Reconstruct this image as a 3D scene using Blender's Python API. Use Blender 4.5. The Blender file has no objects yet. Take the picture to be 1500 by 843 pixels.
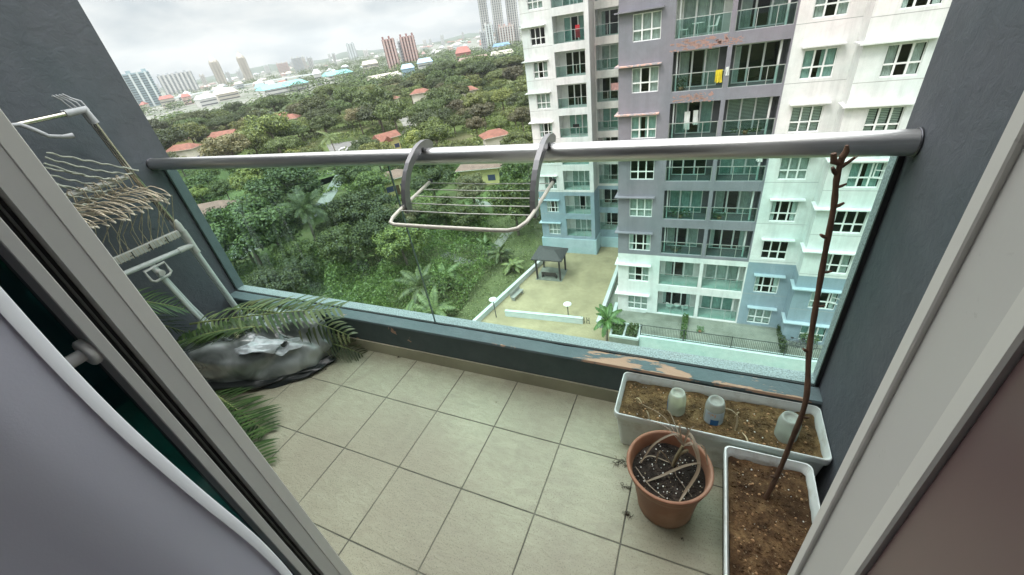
import bpy, math, random
from mathutils import Vector, Matrix, noise
random.seed(7)
R = math.radians
scene = bpy.context.scene
COL = scene.collection
ORG = {}

# ------------------------------------------------------------------ camera model
CAMZ = 1.4532
F_PX = 596.61
ROLL, PITCH, YAW = -0.162961676, 0.563122826, -0.48799899
def cam_axes():
    cy, sy, cp, sp = math.cos(YAW), math.sin(YAW), math.cos(PITCH), math.sin(PITCH)
    f = Vector((sy*cp, cy*cp, -sp)); r = Vector((cy, -sy, 0)); u = r.cross(f)
    cr, sr = math.cos(ROLL), math.sin(ROLL)
    return cr*r + sr*u, -sr*r + cr*u, f
AX, AY, AZ = cam_axes()
def ray(px, py):
    return AX*((px-750)/F_PX) - AY*((py-421.5)/F_PX) + AZ
def G(px, py, z=-26.0):
    d = ray(px, py); t = (z-CAMZ)/d.z
    return Vector((d.x*t, d.y*t, z))
def bear(px, py):
    d = ray(px, py); h = math.hypot(d.x, d.y)
    return math.atan2(d.x, d.y), d.z/h

# ------------------------------------------------------------------ mesh helper
class MB:
    def __init__(s): s.v = []; s.f = []; s.m = []; s.sm = []
    def add(s, vs, fs, mi=0, smooth=False):
        o = len(s.v); s.v += [tuple(v) for v in vs]
        for f in fs: s.f.append(tuple(i+o for i in f)); s.m.append(mi); s.sm.append(smooth)
    def box(s, x0, x1, y0, y1, z0, z1, mi=0):
        s.add([(x0,y0,z0),(x1,y0,z0),(x1,y1,z0),(x0,y1,z0),(x0,y0,z1),(x1,y0,z1),(x1,y1,z1),(x0,y1,z1)],
              [(0,3,2,1),(4,5,6,7),(0,1,5,4),(1,2,6,5),(2,3,7,6),(3,0,4,7)], mi)
    def obox(s, c, ax, ay, az, mi=0):
        c, ax, ay, az = Vector(c), Vector(ax), Vector(ay), Vector(az)
        P = [c+sx*ax+sy*ay+sz*az for sz in (-1,1) for sx, sy in ((-1,-1),(1,-1),(1,1),(-1,1))]
        s.add(P, [(0,3,2,1),(4,5,6,7),(0,1,5,4),(1,2,6,5),(2,3,7,6),(3,0,4,7)], mi)
    def bbox(s, x0, x1, y0, y1, z0, z1, b=.004, mi=0):
        # box with chamfered vertical and horizontal edges
        bm_v = []; fs = []
        def ring(z, i):
            return [(x0+i+b,y0+i,z),(x1-i-b,y0+i,z),(x1-i,y0+i+b,z),(x1-i,y1-i-b,z),(x1-i-b,y1-i,z),(x0+i+b,y1-i,z),(x0+i,y1-i-b,z),(x0+i,y0+i+b,z)]
        rings = [ring(z0, b), ring(z0+b, 0), ring(z1-b, 0), ring(z1, b)]
        for r in rings: bm_v += r
        for k in range(3):
            for j in range(8): fs.append((k*8+j, k*8+(j+1)%8, (k+1)*8+(j+1)%8, (k+1)*8+j))
        fs.append(tuple(range(7,-1,-1))); fs.append(tuple(range(24,32)))
        s.add(bm_v, fs, mi)
    def tube(s, pts, r, seg=8, mi=0, cap=True, closed=False, flat=1.0):
        pts = [Vector(p) for p in pts]; n = len(pts)
        rs = r if isinstance(r, (list, tuple)) else [r]*n
        ts = []
        for i in range(n):
            if closed: t = pts[(i+1)%n]-pts[i-1]
            else: t = pts[min(i+1,n-1)]-pts[max(i-1,0)]
            ts.append(t.normalized() if t.length > 1e-9 else Vector((0,0,1)))
        up = Vector((0,0,1)) if abs(ts[0].z) < .9 else Vector((1,0,0))
        nrm = (up - ts[0]*up.dot(ts[0])).normalized()
        vs = []
        for i in range(n):
            nrm = (nrm - ts[i]*nrm.dot(ts[i]))
            nrm = nrm.normalized() if nrm.length > 1e-6 else ts[i].orthogonal().normalized()
            bn = ts[i].cross(nrm)
            for j in range(seg):
                a = 2*math.pi*j/seg
                vs.append(pts[i] + rs[i]*(math.cos(a)*nrm*flat + math.sin(a)*bn))
        fs = []
        m = n if closed else n-1
        for i in range(m):
            for j in range(seg):
                a = i*seg+j; b_ = i*seg+(j+1)%seg; i2 = (i+1)%n
                fs.append((a, b_, i2*seg+(j+1)%seg, i2*seg+j))
        s.add(vs, fs, mi, True)
        if cap and not closed:
            s.add(vs[:seg], [tuple(range(seg-1,-1,-1))], mi); s.add(vs[-seg:], [tuple(range(seg))], mi)
    def lathe(s, c, prof, seg=32, mi=0, axis=None, smooth=True):
        c = Vector(c); n = len(prof); vs = []
        az = Vector(axis).normalized() if axis else Vector((0,0,1))
        a1 = az.orthogonal().normalized() if axis else Vector((1,0,0)); a2 = az.cross(a1)
        for r, z in prof:
            for j in range(seg):
                a = 2*math.pi*j/seg; vs.append(c + a1*(r*math.cos(a)) + a2*(r*math.sin(a)) + az*z)
        fs = [(i*seg+j, i*seg+(j+1)%seg, (i+1)*seg+(j+1)%seg, (i+1)*seg+j) for i in range(n-1) for j in range(seg)]
        s.add(vs, fs, mi, smooth)
    def disc(s, c, r, seg=24, mi=0, up=1):
        vs = [(c[0]+r*math.cos(2*math.pi*j/seg), c[1]+r*math.sin(2*math.pi*j/seg), c[2]) for j in range(seg)]
        s.add(vs, [tuple(range(seg)) if up > 0 else tuple(range(seg-1,-1,-1))], mi)
    def poly(s, pts, mi=0): s.add(pts, [tuple(range(len(pts)))], mi)
    def prism(s, pts2, z0, z1, mi=0):
        n = len(pts2); vs = [(x,y,z0) for x,y in pts2]+[(x,y,z1) for x,y in pts2]
        fs = [tuple(range(n-1,-1,-1)), tuple(range(n,2*n))]+[(i,(i+1)%n,n+(i+1)%n,n+i) for i in range(n)]
        s.add(vs, fs, mi)
    def mesh(s, name, mats, org=(0,0,0)):
        o = Vector(org)
        me = bpy.data.meshes.new(name)
        me.from_pydata([(v[0]-o.x, v[1]-o.y, v[2]-o.z) for v in s.v], [], s.f)
        for m in (mats if isinstance(mats, (list, tuple)) else [mats]): me.materials.append(m)
        me.polygons.foreach_set('material_index', s.m)
        me.polygons.foreach_set('use_smooth', s.sm)
        me.update()
        return me
    def build(s, name, mats, parent=None, org=None):
        if parent is not None: o = ORG.get(parent.name, Vector((0,0,0)))
        else: o = Vector(org) if org is not None else Vector((0,0,0))
        ob = bpy.data.objects.new(name, s.mesh(name, mats, o)); COL.objects.link(ob)
        if parent is not None:
            ob.parent = parent; ORG[ob.name] = o
        else:
            ob.location = o; ORG[ob.name] = o
        return ob
def tag(o, label=None, cat=None, group=None, kind=None):
    if label: o['label'] = label
    if cat: o['category'] = cat
    if group: o['group'] = group
    if kind: o['kind'] = kind
    return o
def thing(name, loc, label, cat, group=None):
    o = bpy.data.objects.new(name, None); COL.objects.link(o); o.location = loc
    o.empty_display_size = .2
    ORG[o.name] = Vector(loc)
    return tag(o, label, cat, group)
KIDS = {}
def copy_tree(o, parent=None):
    c = o.copy(); COL.objects.link(c)
    if parent is not None: c.parent = parent
    for ch in list(o.children): copy_tree(ch, c)
    return c
def struct(mb, name, mats): return tag(mb.build(name, mats), kind='structure')

def spline(pts, n=10):
    pts = [Vector(p) for p in pts]; P = [pts[0]]+pts+[pts[-1]]; out = []
    for i in range(1, len(P)-2):
        for k in range(n):
            t = k/n; a, b_, c, d = P[i-1], P[i], P[i+1], P[i+2]
            out.append(.5*((2*b_)+(-a+c)*t+(2*a-5*b_+4*c-d)*t*t+(-a+3*b_-3*c+d)*t**3))
    out.append(pts[-1]); return out

# ------------------------------------------------------------------ materials
class NT:
    def __init__(s, name):
        s.mat = bpy.data.materials.new(name); s.mat.use_nodes = True
        s.t = s.mat.node_tree; s.n = s.t.nodes; s.l = s.t.links
        s.b = s.n['Principled BSDF']; s.out = s.n['Material Output']
    def node(s, typ, **kw):
        n = s.n.new(typ)
        for k, v in kw.items():
            if k.startswith('i_'): n.inputs[k[2:].replace('_', ' ')].default_value = v
            else: setattr(n, k, v)
        return n
    def link(s, a, b): s.l.new(a, b)
    def coord(s, kind='Object'):
        if not hasattr(s, '_tc'): s._tc = s.n.new('ShaderNodeTexCoord')
        return s._tc.outputs[kind]
    def noise(s, scale, detail=4, rough=.55, vec=None, dist=0):
        n = s.node('ShaderNodeTexNoise'); n.inputs['Scale'].default_value = scale
        n.inputs['Detail'].default_value = detail; n.inputs['Roughness'].default_value = rough
        n.inputs['Distortion'].default_value = dist
        s.link(vec if vec is not None else s.coord(), n.inputs['Vector']); return n.outputs['Fac']
    def ramp(s, fac, stops, interp='LINEAR'):
        r = s.node('ShaderNodeValToRGB'); cr = r.color_ramp; cr.interpolation = interp
        while len(cr.elements) < len(stops): cr.elements.new(.5)
        for e, (p, c) in zip(cr.elements, stops):
            e.position = p; e.color = (c[0], c[1], c[2], 1) if hasattr(c, '__len__') else (c, c, c, 1)
        s.link(fac, r.inputs['Fac']); return r.outputs['Color']
    def mix(s, fac, a, b, blend='MIX'):
        m = s.node('ShaderNodeMix', data_type='RGBA', blend_type=blend)
        for sock, val in ((0, fac), (6, a), (7, b)):
            if hasattr(val, 'default_value') or hasattr(val, 'links'): s.link(val, m.inputs[sock])
            elif sock == 0: m.inputs[0].default_value = val
            else: m.inputs[sock].default_value = (*val, 1)
        return m.outputs[2]
    def math(s, op, a, b=None, c=None):
        m = s.node('ShaderNodeMath', operation=op)
        for i, v in enumerate((a, b, c)):
            if v is None: continue
            if hasattr(v, 'links'): s.link(v, m.inputs[i])
            else: m.inputs[i].default_value = v
        return m.outputs[0]
    def bump(s, h, strength=.3, dist=.01):
        b = s.node('ShaderNodeBump'); b.inputs['Strength'].default_value = strength
        b.inputs['Distance'].default_value = dist; s.link(h, b.inputs['Height'])
        s.link(b.outputs['Normal'], s.b.inputs['Normal'])
    def col(s, c):
        if hasattr(c, 'links'): s.link(c, s.b.inputs['Base Color'])
        else: s.b.inputs['Base Color'].default_value = (*c, 1)
    def set(s, **kw):
        for k, v in kw.items(): s.b.inputs[k.replace('_', ' ')].default_value = v
MATS = {}
def paint(name, c, rough=.7, var=.12, vscale=2.0, bump=0, bscale=60, metallic=0, spec=.5, fine=0, bdist=.002, c2=None):
    if name in MATS: return MATS[name]
    t = NT(name); t.set(Roughness=rough, Metallic=metallic, Specular_IOR_Level=spec)
    lo = tuple(x*(1-var) for x in c); hi = tuple(min(1, x*(1+var)) for x in c)
    if c2: hi = c2; lo = c
    fac = t.noise(vscale, 5)
    cc = t.ramp(fac, [(.3, lo), (.7, hi)])
    if fine:
        cc = t.mix(fine, cc, t.ramp(t.noise(vscale*25, 3), [(.35, tuple(x*.5 for x in c)), (.65, tuple(min(1, x*1.4) for x in c))]))
    t.col(cc)
    if bump: t.bump(t.noise(bscale, 6), bump, bdist)
    MATS[name] = t.mat; return t.mat
def glass(name, tint, gloss=.06, rough=.0, dirt=0.0):
    t = NT(name); t.n.remove(t.b)
    tr = t.node('ShaderNodeBsdfTransparent'); tr.inputs['Color'].default_value = (*tint, 1)
    gl = t.node('ShaderNodeBsdfGlossy'); gl.inputs['Roughness'].default_value = rough
    fr = t.node('ShaderNodeFresnel'); fr.inputs['IOR'].default_value = 1.5
    ge = t.node('ShaderNodeNewGeometry')
    m = t.node('ShaderNodeMixShader'); f2 = t.math('MULTIPLY', fr.outputs[0], t.math('SUBTRACT', 1.0, ge.outputs['Backfacing']))
    t.link(f2, m.inputs[0]); t.link(tr.outputs[0], m.inputs[1]); t.link(gl.outputs[0], m.inputs[2])
    last = m.outputs[0]
    if dirt:
        df = t.node('ShaderNodeBsdfDiffuse'); df.inputs['Color'].default_value = (.55, .6, .58, 1)
        sp = t.node('ShaderNodeMapping'); sp.inputs['Scale'].default_value = (6, 6, 1.2)
        sp.inputs['Rotation'].default_value = (0, R(25), 0)
        t.link(t.coord(), sp.inputs['Vector'])
        k = t.ramp(t.noise(3.0, 6, .6, sp.outputs[0], .5), [(.5, 0.0), (.85, dirt)])
        m2 = t.node('ShaderNodeMixShader'); t.link(k, m2.inputs[0]); t.link(last, m2.inputs[1]); t.link(df.outputs[0], m2.inputs[2])
        last = m2.outputs[0]
    t.link(last, t.out.inputs['Surface'])
    return t.mat

def leaf_mat(name, dark, light, tr=.25, rough=.6):
    t = NT(name); t.n.remove(t.b)
    geo = t.node('ShaderNodeNewGeometry'); oi = t.node('ShaderNodeObjectInfo')
    a = t.ramp(geo.outputs['Random Per Island'], [(0, dark), (1, light)])
    hv = t.node('ShaderNodeHueSaturation')
    t.link(a, hv.inputs['Color'])
    wn = t.node('ShaderNodeTexWhiteNoise', noise_dimensions='1D'); t.link(oi.outputs['Random'], wn.inputs['W'])
    t.link(t.math('MULTIPLY_ADD', wn.outputs['Value'], -.04, .512), hv.inputs['Hue'])
    t.link(t.math('MULTIPLY_ADD', oi.outputs['Random'], .95, .52), hv.inputs['Value'])
    hv.inputs['Saturation'].default_value = .95
    d = t.node('ShaderNodeBsdfDiffuse'); tl = t.node('ShaderNodeBsdfTranslucent'); g = t.node('ShaderNodeBsdfGlossy')
    g.inputs['Roughness'].default_value = .45; g.inputs['Color'].default_value = (.9, .95, .95, 1)
    for n in (d, tl): t.link(hv.outputs[0], n.inputs['Color'])
    m = t.node('ShaderNodeMixShader'); m.inputs[0].default_value = tr
    t.link(d.outputs[0], m.inputs[1]); t.link(tl.outputs[0], m.inputs[2])
    m2 = t.node('ShaderNodeMixShader'); m2.inputs[0].default_value = .04
    t.link(m.outputs[0], m2.inputs[1]); t.link(g.outputs[0], m2.inputs[2])
    t.link(m2.outputs[0], t.out.inputs['Surface'])
    return t.mat

# balcony tile floor
def tile_material():
    t = NT('riven_floor_tile'); t.set(Roughness=.42, Specular_IOR_Level=.5)
    sx = t.node('ShaderNodeSeparateXYZ'); t.link(t.coord(), sx.inputs[0])
    u = t.math('DIVIDE', t.math('ADD', sx.outputs[0], 1.9173+30), .3)
    v = t.math('DIVIDE', t.math('ADD', sx.outputs[1], -1.2746+30), .3)
    def edge(q):
        fr = t.math('FRACT', q); return t.math('MINIMUM', fr, t.math('SUBTRACT', 1.0, fr))
    e = t.math('MINIMUM', edge(u), edge(v))
    e = t.math('ADD', e, t.math('MULTIPLY_ADD', t.noise(70, 3), .004, -.002))
    grout = t.ramp(e, [(.0045, 1.0), (.0085, 0.0)])
    # id per tile
    cell = t.node('ShaderNodeCombineXYZ'); t.link(t.math('FLOOR', u), cell.inputs[0]); t.link(t.math('FLOOR', v), cell.inputs[1])
    wn = t.node('ShaderNodeTexWhiteNoise'); t.link(cell.outputs[0], wn.inputs['Vector'])
    mp = t.node('ShaderNodeMapping'); mp.inputs['Scale'].default_value = (1, 2.6, 1); mp.inputs['Rotation'].default_value = (0, 0, R(28))
    t.link(t.coord(), mp.inputs['Vector'])
    off = t.node('ShaderNodeVectorMath', operation='ADD'); t.link(mp.outputs[0], off.inputs[0])
    scl = t.node('ShaderNodeVectorMath', operation='SCALE'); t.link(wn.outputs['Color'], scl.inputs[0]); scl.inputs['Scale'].default_value = 9
    t.link(scl.outputs[0], off.inputs[1])
    n1 = t.noise(14, 8, .62, off.outputs[0], .8)
    n2 = t.noise(90, 4, .6)
    n3 = t.noise(2.2, 4, .55)
    base = t.ramp(n1, [(.28, (.33, .325, .225)), (.5, (.42, .42, .29)), (.72, (.51, .51, .37))])
    base = t.mix(t.ramp(n3, [(.38, 0), (.62, .6)]), base, (.32, .275, .20))
    base = t.mix(t.ramp(t.noise(5.5, 7, .7, None, 1.0), [(.50, 0), (.72, .5)]), base, (.24, .22, .16))
    base = t.mix(.12, base, t.ramp(wn.outputs['Value'], [(0, (.36, .37, .28)), (1, (.54, .53, .42))]))
    # grit; toward the door overhead shade is painted in along with dirt
    g = t.ramp(t.noise(190, 3, .6), [(.56, 0), (.66, .7)])
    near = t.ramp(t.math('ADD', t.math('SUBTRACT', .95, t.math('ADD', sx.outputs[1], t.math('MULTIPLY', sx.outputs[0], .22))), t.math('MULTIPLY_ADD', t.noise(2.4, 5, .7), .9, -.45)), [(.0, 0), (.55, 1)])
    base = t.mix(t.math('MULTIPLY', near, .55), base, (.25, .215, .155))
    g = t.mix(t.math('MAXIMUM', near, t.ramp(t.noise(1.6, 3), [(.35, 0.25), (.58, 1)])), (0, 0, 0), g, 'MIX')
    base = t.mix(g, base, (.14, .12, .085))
    base = t.mix(grout, base, t.ramp(t.noise(4, 3), [(.35, (.07, .065, .05)), (.65, (.2, .19, .14))]))
    t.col(base)
    h = t.math('ADD', t.math('MULTIPLY', n1, 1.0), t.math('MULTIPLY', n2, .25))
    h = t.math('SUBTRACT', h, t.math('MULTIPLY', grout, 1.2))
    t.bump(h, .8, .005)
    t.link(t.ramp(n1, [(.3, .42), (.7, .62)]), t.b.inputs['Roughness'])
    return t.mat

def plaster(name, c, scale=1.0, bump=.35, peel=None, band=None, streak=0):
    t = NT(name); t.set(Roughness=.75, Specular_IOR_Level=.35)
    cc = t.ramp(t.noise(1.1*scale, 5, .55), [(.3, (c[0]*.80, c[1]*.98, c[2]*.96)), (.5, c), (.7, (c[0]*1.22, c[1]*1.02, c[2]*1.06))])
    cc = t.mix(.35, cc, t.ramp(t.noise(9*scale, 6, .7), [(.3, tuple(x*.72 for x in c)), (.7, tuple(min(1, x*1.3) for x in c))]))
    cc = t.mix(t.ramp(t.noise(7*scale, 5, .6, None, .6), [(.62, 0), (.75, .22)]), cc, tuple(x*.62 for x in c))
    if streak:
        mp = t.node('ShaderNodeMapping'); mp.inputs['Scale'].default_value = (1.6, 1.6, .09); t.link(t.coord(), mp.inputs[0])
        cc = t.mix(t.math('MULTIPLY', t.ramp(t.noise(1.0, 7, .72, mp.outputs[0]), [(.46, 0), (.72, 1)]), streak), cc, tuple(x*.45 for x in c))
    n = t.noise(22*scale, 8, .68, None, .6); n2 = t.noise(5*scale, 4)
    if peel:
        pc, thr, ps = peel
        vec = None
        if band:
            mp = t.node('ShaderNodeMapping'); mp.inputs['Scale'].default_value = (.45, 1.6, 1); t.link(t.coord(), mp.inputs[0]); vec = mp.outputs[0]
        nz = t.noise(ps, 7, .64, vec, .3)
        if band:
            sx = t.node('ShaderNodeSeparateXYZ'); t.link(t.coord(), sx.inputs[0])
            up = t.math('SUBTRACT', 1.0, t.math('MINIMUM', 1.0, t.math('ABSOLUTE', t.math('DIVIDE', t.math('SUBTRACT', sx.outputs[0], band[0]), band[1]))))
            nz = t.math('ADD', nz, t.math('MULTIPLY_ADD', up, .26, -.13))
            nz = t.math('SUBTRACT', nz, t.math('MULTIPLY', sx.outputs[1], 1.2))
        k = t.ramp(nz, [(thr, 0), (thr+.012, 1)])
        cc = t.mix(k, cc, pc)
        n = t.math('SUBTRACT', n, t.math('MULTIPLY', k, .5))
    t.col(cc)
    t.bump(t.math('ADD', n, n2), bump*1.5, .009/scale if scale > .3 else .03)
    return t.mat
ZEN, SUNE, EXPO, HAZE, SK = 8.3, 1.3, 0.62, 0.00015, .61
# ================================================================== BALCONY
XL, XR = -2.80, .465
YP, YG, YO = 1.257, 1.333, 1.392       # parapet inner face, glass, parapet outer edge
ZT = .22
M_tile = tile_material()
WALLC = (.105, .112, .127)
M_wall = plaster('dark_grey_textured_paint', WALLC)
M_wall_peel = plaster('peeling_dark_teal_paint', (.13, .17, .18), 1.0, .3, ((.50, .31, .22), .612, 5.5), (.95, 1.0))
M_wall_low = plaster('dark_teal_paint', (.085, .11, .115), 1.0, .3, ((.42, .25, .19), .665, 6))
M_skirt = paint('beige_skirting_tile', (.36, .34, .25), .6, .2, 3, .3, 50)
# granite-grey coping
def granite():
    t = NT('speckled_grey_cement'); t.set(Roughness=.8)
    c = t.ramp(t.noise(160, 3, .7), [(.35, (.17, .185, .20)), (.5, (.34, .36, .375)), (.66, (.47, .49, .50))])
    c = t.mix(t.ramp(t.noise(5, 4), [(.4, 0), (.75, .35)]), c, (.3, .33, .33))
    t.col(c); t.bump(t.noise(120, 4), .3, .002); return t.mat
M_granite = granite()
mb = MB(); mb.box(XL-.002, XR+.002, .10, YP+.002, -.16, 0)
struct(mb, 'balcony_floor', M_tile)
# left and right side walls (one slab each, outer end flush with parapet)
mb = MB(); mb.box(XL-.18, XL, -.1, YO, -.35, 3.4)
w = mb.build('side_wall', M_wall, org=(XL-.09, .6, -.35))
tag(w, 'dark grey rough plastered balcony wall behind the clothes rack', 'wall')
mb = MB(); mb.box(XR, XR+.18, -.1, YO, -.35, 3.4)
w = mb.build('side_wall', M_wall, org=(XR+.09, .6, -.35))
tag(w, 'bluish grey plastered balcony wall beside the white planters', 'wall')
# parapet: painted body, cement coping beyond the glass, skirting
par = thing('parapet', ((XL+XR)/2, 1.32, -.35), 'low dark teal parapet with peeling paint under the glass balustrade', 'low wall')
mb = MB(); mb.box(XL+.001, XR-.001, YP, YG+.004, -.35, ZT-.004); mb.build('body', M_wall_low, par)
mb = MB()
N = 90
vs = []
for i in range(N+1):
    x = XL+.001+(XR-XL-.002)*i/N; j = .004*noise.noise(Vector((x*9, 3, 0)))
    vs.append([(x, YP-.004, ZT-.010), (x, YP-.001, ZT), (x, YG-.009+j, ZT), (x, YG-.007+j, ZT-.012)])
fl = [p for q in vs for p in q]
mb.add(fl, [(i*4+k, (i+1)*4+k, (i+1)*4+k+1, i*4+k+1) for i in range(N) for k in range(3)], 0, False)
mb.add([(XL+.001, YP-.004, ZT-.010), (XR-.001, YP-.004, ZT-.010), (XR-.001, YP+.001, ZT-.014), (XL+.001, YP+.001, ZT-.014)], [(0,1,2,3)])
mb.build('ledge', M_wall_peel, par)
mb = MB(); mb.box(XL+.001, XR-.001, YG+.004, YO, -.35, ZT+.004)
mb.build('coping', M_granite, par)
mb = MB(); mb.box(XL+.001, XR-.001, YP-.009, YP-.001, .0, .072); mb.build('skirting', M_skirt, par)
# lighter strips painting the stronger daylight on both walls beyond the glass
M_wall_lit = plaster('wall_paint_lit', (.15, .17, .185), 1, .3)
for x0, x1, nm in ((XL, XL+.006, 'l'), (XR-.012, XR, 'r')):
    mb = MB(); mb.box(x0+.0005, x1-.0005, YG+.006, YO-.001, ZT+.006, 1.045)
    o = mb.build('painted_light_strip', M_wall_lit if nm == 'l' else M_granite, org=((x0+x1)/2, YG+.03, ZT))
    tag(o, 'narrow strip of daylight painted on the left wall just outside the glass' if nm == 'l' else 'narrow speckled strip of daylight painted on the right wall just outside the glass', 'strip')
# rounded cement fillet where parapet meets right wall
mb = MB()
fp = []
for i in range(9):
    a = math.pi/2*i/8; fp.append((XR-.035+.0225*0+.022*math.sin(a), ZT+.004+.022*(1-math.cos(a))))
# glass balustrade, two panes
M_glass = glass('green_tinted_glass', (.83, .955, .925), dirt=.05)
SEAM = -1.186
REFL_STREAKS = [[(-2.30, .92, .012), (-2.30, .76, .024), (-2.285, .55, .026), (-2.30, .25, .018)], [(-1.985, .84, .009), (-1.975, .66, .014), (-1.965, .46, .012)]]  # pale strips that paint reflections of the rack legs on the left pane
hr = thing('glass_balustrade', ((XL+XR)/2, YG, ZT), 'greenish glass balustrade topped by a round brushed steel handrail', 'balustrade')
for a, b, lab in ((XL+.012, SEAM-.003, 'left clear greenish glass panel of the balustrade, streaked with dust and painted rack reflections'),
                  (SEAM+.003, XR-.016, 'right greenish glass panel of the balustrade, wider view of the tower')):
    mb = MB(); mb.box(a, b, YG-.005, YG+.003, ZT-.008, 1.075)
    mb.build('glass_panel', M_glass, hr)
def reflection_mat():
    t = NT('painted_reflection'); t.n.remove(t.b)
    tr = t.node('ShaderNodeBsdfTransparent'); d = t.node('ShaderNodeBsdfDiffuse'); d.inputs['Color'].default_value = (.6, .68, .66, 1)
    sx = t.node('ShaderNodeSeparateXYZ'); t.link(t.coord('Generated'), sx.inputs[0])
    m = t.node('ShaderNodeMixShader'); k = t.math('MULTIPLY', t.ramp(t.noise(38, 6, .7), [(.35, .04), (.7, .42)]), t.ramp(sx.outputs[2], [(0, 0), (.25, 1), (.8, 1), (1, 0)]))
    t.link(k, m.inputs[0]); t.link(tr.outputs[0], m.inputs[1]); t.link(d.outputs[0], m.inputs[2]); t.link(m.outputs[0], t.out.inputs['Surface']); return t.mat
M_reflection = reflection_mat()
for SP in REFL_STREAKS:
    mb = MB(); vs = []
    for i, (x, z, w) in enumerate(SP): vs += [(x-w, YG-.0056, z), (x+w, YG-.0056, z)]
    mb.add(vs, [(2*i, 2*i+1, 2*i+3, 2*i+2) for i in range(len(SP)-1)]); mb.build('painted_reflection', M_reflection, hr)
M_black = paint('black_rubber', (.012, .012, .013), .6, .1)
M_seal = paint('grey_silicone', (.16, .17, .16), .5, .1)
mb = MB(); mb.box(SEAM-.0022, SEAM+.0022, YG-.0045, YG+.0025, ZT, 1.075)
mb.build('glass_joint', M_seal, hr)
mb = MB()
mb.box(XL+.002, XL+.011, YG-.006, YG+.004, ZT, 1.07); mb.box(XR-.015, XR-.002, YG-.006, YG+.004, ZT, 1.07)
mb.box(XL+.012, XR-.016, YG-.0068, YG+.0042, ZT-.0062, ZT+.003)
mb.build('gasket', M_black, hr)
# handrail
def brushed():
    t = NT('brushed_steel'); t.set(Metallic=1, Roughness=.22)
    mp = t.node('ShaderNodeMapping'); mp.inputs['Scale'].default_value = (1, 40, 40); t.link(t.coord(), mp.inputs[0])
    n = t.noise(6, 5, .6, mp.outputs[0])
    t.col(t.ramp(n, [(.3, (.58, .57, .56)), (.7, (.66, .65, .64))]))
    t.link(t.ramp(n, [(.3, .30), (.7, .38)]), t.b.inputs['Roughness']); return t.mat
M_steel = brushed()
M_dsteel = paint('dark_steel', (.1, .1, .11), .35, .1, metallic=.8)
YR, ZR = 1.297, 1.088
mb = MB(); pts = [(XL+.003+(XR-XL-.006)*i/40, YR, ZR) for i in range(41)]
mb.tube(pts, .031, 32); mb.build('handrail', M_steel, hr)
for x, sx in ((XL+.002, 1), (XR-.002, -1)):
    mb = MB(); mb.lathe((x, YR, ZR), [(.0, 0), (.0345, 0), (.0345, .003), (.0315, .004)], 28, axis=(sx, 0, 0)); mb.build('end_flange', M_dsteel, hr)
mb = MB()
mb.box(XL+.02, XR-.02, YG-.012, YG-.006, 1.05, 1.078); mb.box(XL+.02, XR-.02, YR+.015, YG-.008, 1.066, 1.074)
mb.build('glass_clamp', M_dsteel, hr)

# ---- hanging airer
M_arm = paint('grey_coated_metal', (.2, .195, .2), .35, .06, metallic=.4)
M_tray = paint('cream_enamel_tube', (.62, .58, .5), .3, .15, 12)
M_wire = paint('galvanised_wire', (.45, .44, .41), .35, .1, metallic=.7)
air = thing('hanging_airer', (-.71, 1.29, 1.1), 'small wire clothes airer hooked over the steel handrail with two curved grey arms', 'clothes airer')
XA, XB = -.955, -.465
for X in (XA, XB):
    path = [(X, 1.338, 1.1215), (X, 1.318, 1.131), (X, 1.292, 1.1345), (X, 1.262, 1.1325), (X, 1.232, 1.124), (X, 1.204, 1.109), (X, 1.178, 1.093),
            (X, 1.156, 1.072), (X, 1.137, 1.048), (X, 1.122, 1.022), (X, 1.112, .995), (X, 1.107, .968), (X, 1.108, .945)]
    mb = MB(); ws = [.0085, .0125, .0135, .0125, .0115, .011, .011, .011, .0115, .012, .0125, .013, .011]
    vs = []; n = len(path)
    for i, p in enumerate(path):
        a = Vector(path[max(i-1, 0)]); b = Vector(path[min(i+1, n-1)]); t = (b-a).normalized(); nn = Vector((0, -t.z, t.y))
        for dx, dn in ((-.007, 1), (.007, 1), (.007, -1), (-.007, -1)):
            vs.append(Vector(p)+Vector((dx*1.25, 0, 0))+nn*ws[i]*dn*1.15)
    fs = [(i*4+k, i*4+(k+1)%4, (i+1)*4+(k+1)%4, (i+1)*4+k) for i in range(n-1) for k in range(4)]
    fs += [(3,2,1,0), tuple((n-1)*4+k for k in range(4))]
    mb.add(vs, fs); mb.build('hook_arm', M_arm, air)
    mb = MB(); mb.lathe((X-.011, 1.268, 1.1205), [(0, 0), (.009, 0), (.009, .022), (0, .022)], 14, axis=(1, 0, 0)); mb.build('rubber_pad', M_black, air)
def zt(y): return .958+(y-1.0)*.13
tl, tr_ = XA-.006, XB+.006
pts = [(tl, 1.283, zt(1.283)), (tl, 1.12, zt(1.12)), (tl, 1.06, zt(1.06)), (tl+.004, 1.02, zt(1.02)), (tl+.016, .99, zt(.99)), (tl+.04, .98, zt(.98))]
pts += [(x, .978, zt(.978)) for x in (-.8, -.7, -.6, -.55)] + [(tr_-.045, .98, zt(.98)), (tr_-.018, .993, zt(.993)), (tr_-.003, 1.03, zt(1.03)), (tr_, 1.07, zt(1.07)), (tr_, 1.12, zt(1.12)), (tr_, 1.283, zt(1.283))]
mb = MB(); mb.tube(pts, .0062, 10); mb.build('tray_frame', M_tray, air)
for X in (tl, tr_):
    mb = MB(); mb.tube([(X, 1.279, zt(1.279)), (X, 1.292, zt(1.292))], .0085, 10); mb.build('end_cap', M_black, air)
mb = MB(); pts = []
for i in range(90):
    a = i/90*2*math.pi*7; y = 1.085+.05*i/90; pts.append((tl+.0088*math.cos(a), y, zt(y)+.0088*math.sin(a)))
mb.tube(pts, .0014, 5); mb.build('coil_spring', M_arm, air)
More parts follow.
